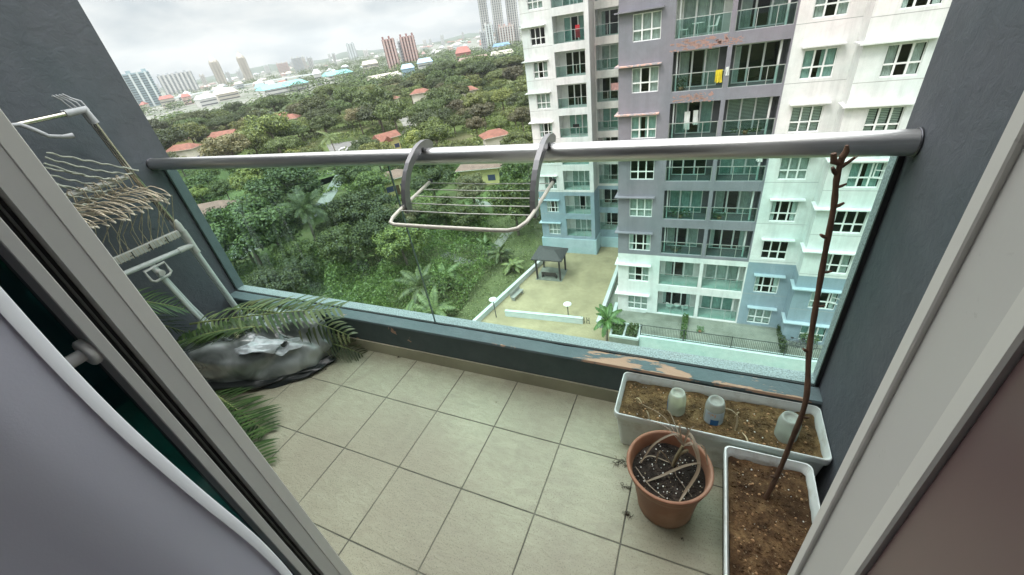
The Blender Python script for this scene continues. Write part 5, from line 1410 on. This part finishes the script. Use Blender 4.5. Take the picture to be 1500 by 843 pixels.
for (px, py, pi, s, lab, sz) in NT_:
    c = G(px, py, ZL); tree(c.x, c.y, near[pi], s, lab, None, ZL, sz); TPOS.append((c.x, c.y, 4.0*s))
# scattered trees
OPEN = [(G(x, y, ZL), r) for x, y, r in ((400, 275, 12), (505, 262, 6), (508, 318, 6), (508, 330, 5), (452, 345, 4.5), (481, 358, 4), (478, 300, 5), (610, 180, 9), (600, 168, 8), (505, 218, 11), (755, 290, 7), (455, 345, 5), (282, 182, 18), (262, 194, 14), (432, 200, 8), (720, 300, 5), (525, 230, 6), (492, 270, 5), (545, 215, 6), (300, 262, 8), (345, 375, 6), (760, 120, 12), (590, 172, 6))]
def blocked(x, y, r):
    for hx, hy, hr in HPOS:
        d = math.hypot(x-hx, y-hy)
        if d < hr*.8+r*.55: return True
        # keep sight line to houses partly open (towards camera)
        dc = math.hypot(hx, hy); ux, uy = -hx/dc, -hy/dc; t = (x-hx)*ux+(y-hy)*uy
        if 0 < t < (19 if dc > 100 else 10) and abs((x-hx)*uy-(y-hy)*ux) < hr*.62: return True
    for c, rr in OPEN:
        if math.hypot(x-c.x, y-c.y) < rr+r*.35: return True
    return False
random.seed(17); cnt = 0; tries = 0
LAB = {0: 'dense dark green tree on the wooded land', 1: 'rounded mid green tree on the wooded land', 2: 'light yellow green tree on the wooded land', 3: 'thin olive tree on the wooded land', 4: 'broad flat topped rain tree on the wooded land'}
FG = {0: 'dark trees over the wooded land', 1: 'mid green trees over the wooded land', 2: 'light trees over the wooded land', 3: 'olive trees over the wooded land', 4: 'rain trees over the wooded land'}
for (px, py, s, lab) in ((700, 128, 1.25, 'huge dark flat topped tree on the skyline left of the tower'), (655, 128, 1.15, 'second broad dark tree left of the huge flat topped one'), (625, 132, .9, 'dark spreading tree at the left of the broad pair'), (735, 135, .8, 'dark spreading tree right of the huge flat topped one')):
    c = G(px, py, ZL); tree(c.x, c.y, far[4], s, lab); TPOS.append((c.x, c.y, 8*s))
while cnt < 262 and tries < 30000:
    tries += 1
    be = R(random.uniform(-66, -19)); d = 52+(330-52)*random.random()**.75
    x, y = d*math.sin(be), d*math.cos(be)
    if x > -24 and d < 62: continue
    if -33 < x < -16 and y < 64: continue
    if x > -20 and y < 60: continue
    k = random.choices([0, 1, 2, 3, 4], [4.5, 5, 2.6, 1.8, 1.8 if d > 120 else 0])[0]; s = random.choice([random.uniform(.6, .95), random.uniform(.85, 1.5)]); r = TP[far[k]][3]*s
    if blocked(x, y, r): continue
    if any(math.hypot(x-a, y-b_) < (r+q)*.52 for a, b_, q in TPOS): continue
    if d < 130: pi = near[k]; s *= .9
    else: pi = far[k]
    tree(x, y, pi, s, LAB[k], FG[k], ZL, s*random.uniform(.8, 1.1)); TPOS.append((x, y, r)); cnt += 1
# ------------------------------------------------------------------ palms and banana
M_palmleaf = leaf_mat('coconut_palm_leaf', (.05, .085, .02), (.17, .22, .07)); M_ptrunk = paint('palm_trunk', (.25, .22, .18), .9, .25, 3)
def palm(x, y, z, h, L, n, label, group=None, lw=.10, mat=None, droop=1.3, cat='palm tree'):
    t = thing('palm_tree', (x, y, z), label, cat, group)
    lean = Vector((random.uniform(-.06, .06)*h, random.uniform(-.06, .06)*h, 0)); top = Vector((x, y, z+h))+lean
    b = MB(); b.tube([(x, y, z-.2), (x+lean.x*.3, y+lean.y*.3, z+h*.5), top], [.22*h/8+.06, .14*h/8+.05, .11*h/8+.04], 8); b.build('trunk', M_ptrunk, t)
    b = MB()
    for i in range(n):
        a = 2*math.pi*i/n*2.399+random.uniform(-.2, .2); el = random.uniform(-.2, 1.25); d = Vector((math.cos(a)*math.cos(el), math.sin(a)*math.cos(el), math.sin(el)))
        p = top.copy(); m = 14; spn = []
        for k in range(m+1): spn.append(p.copy()); p = p+d*L/m; d = (d+Vector((0, 0, -droop/m))).normalized()
        for k in range(1, m+1):
            tt = (spn[min(k+1, m)]-spn[k-1]).normalized(); s_ = tt.cross(Vector((0, 0, 1))); s_ = s_.normalized() if s_.length > .01 else Vector((1, 0, 0))
            for q2 in (0, .5):
                c = spn[k-1].lerp(spn[k], q2)
                for sd in (-1, 1):
                    ll = L*.26*math.sin(math.pi*(.1+.85*k/m))**.6*random.uniform(.8, 1.1); dv = (s_*sd+tt*.6+Vector((0, 0, -.35))).normalized(); wv = tt*lw*.5
                    mid = c+dv*ll*.55; e = mid+(dv+Vector((0, 0, -.7))).normalized()*ll*.45
                    b.add([c-wv*.5, c+wv*.5, mid+wv, mid-wv, e], [(0, 1, 2, 3), (3, 2, 4)])
        b.tube(spn, [.04*(1-k/(m+1))+.008 for k in range(m+1)], 4)
    b.build('fronds', mat or M_palmleaf, t); return t
random.seed(23)
c = G(470, 372, ZL); palm(c.x, c.y, ZL, 8.0, 4.2, 30, 'tall coconut palm standing beyond the left glass beside the curving road')
c = G(495, 232, ZL); palm(c.x, c.y, ZL, 6.5, 4.2, 18, 'spiky palm above the handrail beside the parking lot')
c = G(640, 176, ZL); palm(c.x, c.y, ZL, 8, 4, 18, 'palm above the handrail in the far trees')
for i, (px, py, h, L, lab) in enumerate(((622, 440, 2.2, 3.4, 'large low palm with pale fronds right of the glass joint'), (655, 425, 2.0, 3.0, 'second low palm just right of the pale fronded one'), (640, 470, 1.4, 3.0, 'low palm with grey fronds near the parapet centre'),
        (735, 385, 1.6, 2.1, 'bushy young palm on the grass slope'), (752, 398, 1.0, 1.8, 'small young palm near the court wall'), (715, 372, 1.3, 1.9, 'young palm among shrubs on the grass slope'), (600, 478, 1.2, 2.6, 'low palm at the glass joint near the parapet'),
        (690, 330, 2.4, 2.4, 'young palm behind the tray right half'))):
    c = G(px, py, ZL); palm(c.x, c.y, ZL, h, L, 16, lab, None, .12)
palm(-6.4, 28.7, ZC, 2.7, 1.7, 16, 'young green palm at the corner of the court beside the planting bed', None, .10, leaf_mat('fresh_palm_leaf', (.05, .12, .02), (.16, .3, .06)), 1.5)
M_ban = leaf_mat('banana_leaf', (.06, .12, .03), (.2, .28, .09))
for (px, py, lab) in ((517, 385, 'banana plant with broad leaves above the foreground shrubs'), (540, 400, 'second banana plant right of the first'), (500, 398, 'smaller banana plant left of the pair')):
    c = G(px, py, ZL); t = thing('banana_plant', c, lab, 'banana plant'); b = MB(); b.tube([c, c+Vector((0, 0, 2.2))], [.14, .09], 7); b.build('stem', M_bush, t); b = MB()
    for i in range(11):
        a = i*2.4; el = random.uniform(.3, 1.2); d = Vector((math.cos(a)*math.cos(el), math.sin(a)*math.cos(el), math.sin(el))); p = c+Vector((0, 0, 2)); pts = []
        for k in range(7): pts.append(p.copy()); p = p+d*.34; d = (d+Vector((0, 0, -.2))).normalized()
        strip(b, pts, .55)
    b.build('leaves', M_ban, t)
# ------------------------------------------------------------------ undergrowth in front
M_under = leaf_mat('undergrowth_leaf', (.028, .065, .013), (.16, .25, .05))
random.seed(31)
def under():
    while True:
        be = R(random.uniform(-66, -30)); d = random.uniform(30, 74); x, y = d*math.sin(be), d*math.cos(be)
        if x < -24.5: break
    h = max(.2, noise.noise(Vector((x*.30, y*.30, 0)))*3.4+1.2)+1.1*max(0, noise.noise(Vector((x*1.1, y*1.1, 4))))
    return Vector((x, y, ZL+h*random.uniform(.55, 1.05))), rn()
o = leaves(110000, under, .14).build('undergrowth', M_under, org=(-45, 30, ZL)); tag(o, kind='stuff')
o['label'] = 'thick light green undergrowth on the land below the parapet'; o['category'] = 'undergrowth'
def under2():
    x, y = random.uniform(-33, -17.6), random.uniform(22, 62)
    h = max(0, noise.noise(Vector((x*.5, y*.5, 7)))-.12)*3.2
    return Vector((x, y, ZL+.05+h*random.uniform(.3, 1.0))), rn()
o = leaves(16000, under2, .13).build('slope_shrubs', leaf_mat('slope_shrub_leaf', (.05, .08, .02), (.2, .24, .09)), org=(-25, 40, ZL)); tag(o, kind='stuff'); o['label'] = 'patchy shrubs and weeds on the grass slope beside the court'; o['category'] = 'shrubs'
# small bushes among houses (lawn edges)
def scrub():
    be = R(random.uniform(-66, -19)); d = 62+random.random()*250; x, y = d*math.sin(be), d*math.cos(be)
    h = max(0, noise.noise(Vector((x*.12, y*.12, 3)))+.1)*4.5
    return Vector((x, y, ZL+h*random.uniform(.3, 1.0)+.1)), rn()
def scrub2():
    while True:
        p, n = scrub()
        if not blocked(p.x, p.y, 0) and p.z > ZL+.4 and not (p.x > -20 and p.y < 60): return p, n
o = leaves(60000, scrub2, .36).build('scrub', LEAF['mid'], org=(-100, 100, ZL)); tag(o, kind='stuff'); o['label'] = 'low scrub filling the gaps between the trees'; o['category'] = 'scrub'
# far woods: clumps
random.seed(41); cl = []
for i in range(2600):
    be = R(random.uniform(-70, -15)); d = 320+(3300-320)*random.random()**1.5; x, y = d*math.sin(be), d*math.cos(be)
    dens = noise.noise(Vector((x*.0028, y*.0028, 2)))
    if d > 430 and dens < -.02: continue
    if d > 650 and random.random() < .35: continue
    cl.append((Vector((x, y, ZL+random.uniform(1, 3.5))), random.uniform(5, 9)*(1+d/2200)))
def fw():
    c, r = random.choice(cl); n = Vector((random.gauss(0, 1), random.gauss(0, 1), abs(random.gauss(0, 1))+.1)).normalized(); return c+Vector((n.x*r*1.25, n.y*r*1.25, n.z*r*.85))*random.uniform(.8, 1.05), (n+Vector((0, 0, .6))).normalized()
o = leaves(100000, fw, 1.25).build('far_woods', LEAF['dark'], org=(-800, 900, ZL)); tag(o, kind='stuff'); o['label'] = 'far belt of dark green trees before the town'; o['category'] = 'woods'

# ------------------------------------------------------------------ distant town
FT = {n: paint('town_'+n, c, .8, .08, .02) for n, c in dict(white=(.52, .52, .50), cream=(.46, .43, .37), grey=(.38, .41, .43), teal_grey=(.30, .40, .43), pink=(.52, .38, .35), brick=(.26, .14, .13), beige=(.5, .46, .40), blue=(.16, .28, .42), turq=(.20, .48, .48), redroof=(.30, .12, .10), brownroof=(.28, .2, .18), pale=(.55, .6, .6), dark=(.12, .13, .14), lightblue=(.28, .40, .52)).items()}
def tower(pxc, pybase, pytop, wpx, D, wall, label, depth=18, strips=5, strip='white', cap=None, rot=0, n_floor=None, name='tower_block', gap=.5, wallname='wall'):
    be, tb = bear(pxc, pybase); _, tt_ = bear(pxc+(pybase-pytop)*-.14, pytop)
    c = Vector((D*math.sin(be), D*math.cos(be), 0)); w = 2*D*math.tan(wpx/2/ (F_PX*1.35)); H = (tt_*D+CAMZ)-ZL
    t = thing(name, (c.x, c.y, ZL), label, 'tower block'); t.rotation_euler = (0, 0, -be+rot)
    def add(b, nm, mm):
        o = bpy.data.objects.new(nm, b.mesh(nm, mm)); COL.objects.link(o); o.parent = t; return o
    b = MB(); b.box(-w/2, w/2, 0, depth, 0, H); add(b, 'wall', wall)
    b = MB(); sw = w/strips
    for i in range(strips):
        x = -w/2+sw*(i+.5); b.box(x-sw*.5*(1-gap), x+sw*.5*(1-gap), -2.2, -.01, 0, H*(1+.015*(i % 2)))
    add(b, 'pilaster', FT[strip])
    b = MB(); nf = n_floor or int(H/3.2)
    for k in range(1, nf):
        z = H*k/nf; b.box(-w/2+.3, w/2-.3, -.8, -.02, z, z+.9)
        b.box(w/2+.02, w/2+.3, .5, depth-.5, z, z+1.3)
    add(b, 'window_bands', FT['dark'])
    b = MB()
    for i in range(0, strips, 2):
        x = -w/2+sw*(i+.5); b.box(x-sw*.3, x+sw*.3, 2, depth*.6, H, H*1.03+2)
    if cap: 
        for q in (cap if isinstance(cap, list) else [cap]):
            b.lathe((0, depth/2, H), [(w*.42, 0), (w*.36, 3), (w*.2, 8), (w*.1, 11), (.2, 15)], 8)
    add(b, 'roof_block', wall); return t
tower(207, 141, 106, 44, 900, FT['teal_grey'], 'wide teal grey slab block on the far left skyline', 22, 5, 'pale', gap=.72)
tower(262, 122, 107, 42, 1500, FT['grey'], 'long pale block of ribbed flats second on the skyline', 20, 8, 'white', gap=.5)
tower(323, 114, 90, 13, 1300, FT['beige'], 'slender beige tower with peaked top at left', 14, 3, 'cream', cap=True)
tower(362, 108, 84, 12, 1350, FT['beige'], 'slender beige tower with peaked top at right', 14, 3, 'cream', cap=True)
tower(418, 107, 92, 17, 1500, FT['white'], 'pale apartment cluster left half near the turquoise roof', 18, 5, 'pink', gap=.6)
tower(442, 102, 84, 20, 1450, FT['white'], 'pale apartment cluster right half near the turquoise roof', 18, 5, 'grey', gap=.5)
tower(516, 77, 64, 12, 2200, FT['grey'], 'lone hazy grey block in the centre of the skyline', 20, 3, 'pale', gap=.5)
tower(575, 86, 57, 20, 620, FT['brick'], 'left dark pink brick apartment block', 12, 4, 'pink', gap=.45)
tower(601, 78, 53, 24, 640, FT['brick'], 'right dark pink brick apartment block', 12, 5, 'pink', gap=.45)
tower(589, 80, 60, 7, 660, FT['white'], 'narrow white stair tower between the brick blocks', 10, 2, 'grey')
tower(712, 45, -52, 14, 800, FT['grey'], 'leftmost very tall white and grey tower beside the apartment building', 16, 4, 'white', gap=.55)
tower(731, 41, -60, 17, 790, FT['grey'], 'middle very tall white and grey tower beside the apartment building', 16, 5, 'white', gap=.5)
tower(752, 37, -64, 18, 800, FT['grey'], 'rightmost very tall white and grey tower beside the apartment building', 16, 5, 'white', gap=.5)
tower(717, 50, 36, 14, 780, FT['white'], 'white podium block at the foot of the tall towers, left', 14, 3, 'pale'); tower(742, 48, 38, 26, 785, FT['pink'], 'long pinkish podium at the foot of the tall towers, right', 20, 6, 'white')
tower(708, 57, 46, 10, 700, FT['white'], 'small white block left of the tower podium', 12, 3, 'grey')
random.seed(51)
def low(pxc, py, wpx, H, D, wall, roof, label=None, group=None, rot=0, dep=12, ridge=.25, name='town_building'):
    be, _ = bear(pxc, py); 
    if D is None: D = -(CAMZ-ZL)/bear(pxc, py)[1]
    c = Vector((D*math.sin(be), D*math.cos(be), 0)); w = 2*D*math.tan(wpx/2/(F_PX*1.35))
    t = thing(name, (c.x, c.y, ZL), label, 'building', group); t.rotation_euler = (0, 0, -be+rot)
    def add(b, nm, mm):
        o = bpy.data.objects.new(nm, b.mesh(nm, mm)); COL.objects.link(o); o.parent = t; return o
    b = MB(); b.box(-w/2, w/2, 0, dep, 0, H); add(b, 'wall', FT[wall])
    b = MB(); rh = dep*ridge; e = .6; vs = [(-w/2-e, -e, H+.01), (w/2+e, -e, H+.01), (w/2+e, dep+e, H+.01), (-w/2-e, dep+e, H+.01), (-w/2+rh*.5, dep/2, H+rh), (w/2-rh*.5, dep/2, H+rh)]
    b.add(vs, [(3,2,1,0), (0,1,5,4), (1,2,5), (2,3,4,5), (3,0,4)]); add(b, 'roof', FT[roof])
    for f_ in range(max(1, int(H/3.5))):
        b = MB(); b.box(-w/2+.6, w/2-.6, -.12, -.01, f_*3.5+1.2, f_*3.5+2.3); add(b, 'window_band', FT['dark'])
    return t
low(418, 122, 70, 7, 560, 'white', 'turq', 'very long turquoise roofed hall, nearer section', rot=.28, dep=34, ridge=.12)
low(497, 104, 42, 7, 640, 'white', 'turq', 'turquoise roofed hall continuing right of the white gate block', rot=.28, dep=34, ridge=.12)
low(466, 114, 12, 13, 590, 'white', 'pale', 'white gate block splitting the turquoise roof', dep=18); low(380, 124, 16, 9, 600, 'white', 'turq', 'small turquoise and white pavilion left of the long hall', dep=18)
low(596, 96, 22, 9, 430, 'lightblue', 'lightblue', 'blue roofed building below the brick blocks, left wing', dep=14); low(622, 90, 26, 11, 440, 'white', 'lightblue', 'blue roofed white building with gables below the brick blocks', dep=14)
low(678, 76, 26, 10, 560, 'redroof', 'redroof', 'bright red roofed building left of the tall towers', dep=18, ridge=.35); low(695, 90, 56, 6, 420, 'white', 'brownroof', 'long brown roofed terrace row with white front', dep=12, ridge=.35, rot=.1)
low(735, 76, 40, 7, 450, 'white', 'cream', 'long cream building right of the brown terrace row', dep=12); low(745, 104, 40, 7, 320, 'white', 'pale', 'grey white shop row at the right edge of the woods', dep=12, rot=.1)
low(733, 57, 30, 6, 700, 'white', 'blue', 'blue roofed shed below the tall towers', dep=16)
low(540, 88, 26, 11, 700, 'cream', 'beige', 'cream stepped building left of the brick blocks', dep=18); low(330, 130, 30, 8, 650, 'cream', 'beige', 'long cream factory left of the turquoise roof', dep=20, rot=.25)
low(300, 137, 24, 8, 600, 'white', 'pale', 'white factory row left of the cream factory', dep=16, rot=.25); low(240, 138, 18, 12, 700, 'cream', 'redroof', 'orange and cream house block beside the far left slab', dep=14); low(268, 134, 12, 10, 720, 'pink', 'redroof', 'pink shop row right of the orange block', dep=14)
low(560, 100, 60, 5, 430, 'cream', 'cream', 'long pale shed roof above the trees left of the blue building', dep=12, rot=.2); low(262, 176, 14, 4, 300, 'white', 'pink', 'pale pink roofed house near the left wall', dep=12); low(272, 180, 9, 4, 290, 'white', 'lightblue', 'light blue roofed shed near the left wall', dep=8)
WC = ['white', 'cream', 'beige', 'pale', 'pink', 'grey']; RC = ['pale', 'redroof', 'brownroof', 'grey', 'white', 'cream', 'beige']
for i in range(130):
    px = random.uniform(150, 765); hy = 163.1-px*.1636; py = hy+2+30*random.random()**1.1
    if px > 560: py = hy+3+22*random.random()
    be, tn = bear(px, py); D = min(2800, -(CAMZ-ZL)/tn)
    if D < 380: continue
    low(px, py, random.uniform(5, 16)*(.6+300/D), random.choice([3, 4, 5, 6, 9]), D, random.choice(WC), random.choice(RC), 'small low roofed building scattered through the distant town', 'low buildings of the distant town', rot=random.uniform(-.5, .5), dep=random.uniform(10, 22))
for i in range(26):
    px = random.uniform(190, 700); D = random.uniform(1300, 2900); hy = 163.1-px*.1636
    tower(px, hy+2, hy-random.uniform(1, 6), random.uniform(3, 8), D, FT[random.choice(['grey', 'pale', 'beige'])], 'small hazy block on the distant skyline', 16, 3, 'white').__setitem__('group', 'hazy blocks on the distant skyline')
# elevated road
va = PX_([(205, 160), (300, 140), (400, 122), (470, 112)])
el_ = thing('elevated_road', (va[1][0], va[1][1], ZL), 'long pale elevated road crossing in front of the far town', 'elevated road')
sp_ = spline([(p[0], p[1], ZL+5) for p in va], 8); b = MB()
for p, q in zip(sp_, sp_[1:]):
    d = (q-p)/2; n = Vector((-d.y, d.x, 0)).normalized(); b.obox((p+q)/2, d, n*5, (0, 0, .8)); 
b.build('deck', FT['pale'], el_)
for p in sp_[::2]: b = MB(); b.box(p.x-1, p.x+1, p.y-1, p.y+1, ZL, ZL+4.2); b.build('pier', FT['grey'], el_)
def town_ground():
    t = NT('urban_ground'); t.set(Roughness=.95)
    c = t.ramp(t.noise(.02, 6, .7), [(.35, (.06, .09, .045)), (.5, (.16, .17, .14)), (.6, (.24, .235, .22)), (.75, (.10, .125, .08))]); t.col(c); return t.mat
b = MB(); pts = [(d*math.sin(R(a)), d*math.cos(R(a)), ZL+.6) for d, a in ((430, -85), (1200, -85), (4600, -80), (4600, -55), (4600, -30), (4600, -5), (1200, -5), (600, -12), (520, -30), (440, -50))]
b.poly(pts); struct(b, 'town_ground', town_ground())
# low hills
b = MB(); n = 80; vs = []
for i in range(n+1):
    a = R(-78+70*i/n)
    for (D, hh) in ((3300, 0), (3600, 1), (4300, .6), (4700, 0)):
        H = hh*max(0, 22+50*noise.fractal(Vector((i*.11, 3, 0)), 1, 2, 3)); vs.append((D*math.sin(a), D*math.cos(a), ZL+.5+H))
b.add(vs, [(i*4+j, i*4+j+1, i*4+5+j, i*4+4+j) for i in range(n) for j in range(3)], 0, True); struct(b, 'hills', paint('hill_woods', (.05, .075, .05), .95, .3, .004))
# haze
if HAZE > 0:
    b = MB(); b.box(-5300, 2700, -700, 5300, ZL-1, 290)
    t = NT('haze_volume'); t.n.remove(t.b); pv = t.node('ShaderNodeVolumePrincipled'); pv.inputs['Density'].default_value = HAZE
    pv.inputs['Color'].default_value = (.86, .9, .92, 1); pv.inputs['Anisotropy'].default_value = .2
    t.link(pv.outputs[0], t.out.inputs['Volume'])
    o = b.build('haze', t.mat); o['kind'] = 'stuff'; o['label'] = 'pale even haze over the whole place'; o['category'] = 'haze'
# ================================================================== CAMERA, LIGHT, SKY
cam = bpy.data.cameras.new('camera'); co = bpy.data.objects.new('camera', cam); COL.objects.link(co)
cam.sensor_width = 36; cam.lens = F_PX/1500*36; cam.clip_start = .01; cam.clip_end = 40000
M = Matrix((( AX.x, AY.x, -AZ.x, 0), (AX.y, AY.y, -AZ.y, 0), (AX.z, AY.z, -AZ.z, CAMZ), (0, 0, 0, 1)))
co.matrix_world = M
scene.camera = co
SUN_EL, SUN_AZ = R(56), R(212)      # azimuth clockwise from +Y : behind and to the left of the camera
wd = bpy.data.worlds.new('World'); scene.world = wd; wd.use_nodes = True
nt = wd.node_tree; N_ = nt.nodes; L_ = nt.links
bgn = N_['Background']; bgn.inputs['Strength'].default_value = 1.0
sky = N_.new('ShaderNodeTexSky'); sky.sky_type = 'NISHITA'; sky.sun_disc = False
sky.sun_elevation = SUN_EL; sky.sun_rotation = SUN_AZ; sky.air_density = 1.2; sky.dust_density = 2.5
sks = N_.new('ShaderNodeVectorMath'); sks.operation = 'SCALE'; sks.inputs['Scale'].default_value = .06
L_.new(sky.outputs[0], sks.inputs[0])
tc = N_.new('ShaderNodeTexCoord'); sx = N_.new('ShaderNodeSeparateXYZ'); L_.new(tc.outputs['Generated'], sx.inputs[0])
def m_(op, a, b=None, c=None):
    n = N_.new('ShaderNodeMath'); n.operation = op
    for i, v in enumerate((a, b, c)):
        if v is None: continue
        if hasattr(v, 'links'): L_.new(v, n.inputs[i])
        else: n.inputs[i].default_value = v
    return n.outputs[0]
z = m_('MAXIMUM', sx.outputs[2], 0.0)
# cloud plane coordinates
den = m_('ADD', z, .30)
cb = N_.new('ShaderNodeCombineXYZ'); L_.new(m_('DIVIDE', sx.outputs[0], den), cb.inputs[0]); L_.new(m_('DIVIDE', sx.outputs[1], den), cb.inputs[1])
cn = N_.new('ShaderNodeTexNoise'); cn.inputs['Scale'].default_value = 2.6; cn.inputs['Detail'].default_value = 6; cn.inputs['Roughness'].default_value = .45; cn.inputs['Distortion'].default_value = .15
L_.new(cb.outputs[0], cn.inputs['Vector'])
cr = N_.new('ShaderNodeValToRGB'); e = cr.color_ramp.elements
e[0].position = .36; e[0].color = (.42*SK, .48*SK, .52*SK, 1); e[1].position = .58; e[1].color = (.88*SK, .87*SK, .84*SK, 1)
k = cr.color_ramp.elements.new(.48); k.color = (.66*SK, .69*SK, .695*SK, 1)
L_.new(cn.outputs['Fac'], cr.inputs['Fac'])
# overcast sky: brighter overhead
gain = m_('MULTIPLY_ADD', m_('POWER', z, 1.7), ZEN, 1.0)
cs = N_.new('ShaderNodeVectorMath'); cs.operation = 'SCALE'; L_.new(cr.outputs[0], cs.inputs[0]); L_.new(gain, cs.inputs['Scale'])
mx = N_.new('ShaderNodeMix'); mx.data_type = 'RGBA'; mx.inputs[0].default_value = .9
L_.new(sks.outputs[0], mx.inputs[6]); L_.new(cs.outputs[0], mx.inputs[7])
L_.new(mx.outputs[2], bgn.inputs['Color'])
sl = bpy.data.lights.new('sun', 'SUN'); so = bpy.data.objects.new('sun', sl); COL.objects.link(so)
sl.energy = SUNE; sl.angle = R(12); sl.color = (1, .96, .9)
sd_ = Vector((math.sin(SUN_AZ)*math.cos(SUN_EL), math.cos(SUN_AZ)*math.cos(SUN_EL), math.sin(SUN_EL)))
so.rotation_euler = sd_.to_track_quat('Z', 'Y').to_euler(); so.location = (0, -5, 30)
scene.view_settings.view_transform = 'Standard'; scene.view_settings.look = 'None'
scene.view_settings.exposure = EXPO; scene.view_settings.gamma = 1
scene.render.engine = 'CYCLES'
scene.cycles.max_bounces = 8; scene.cycles.transparent_max_bounces = 16; scene.cycles.volume_bounces = 0
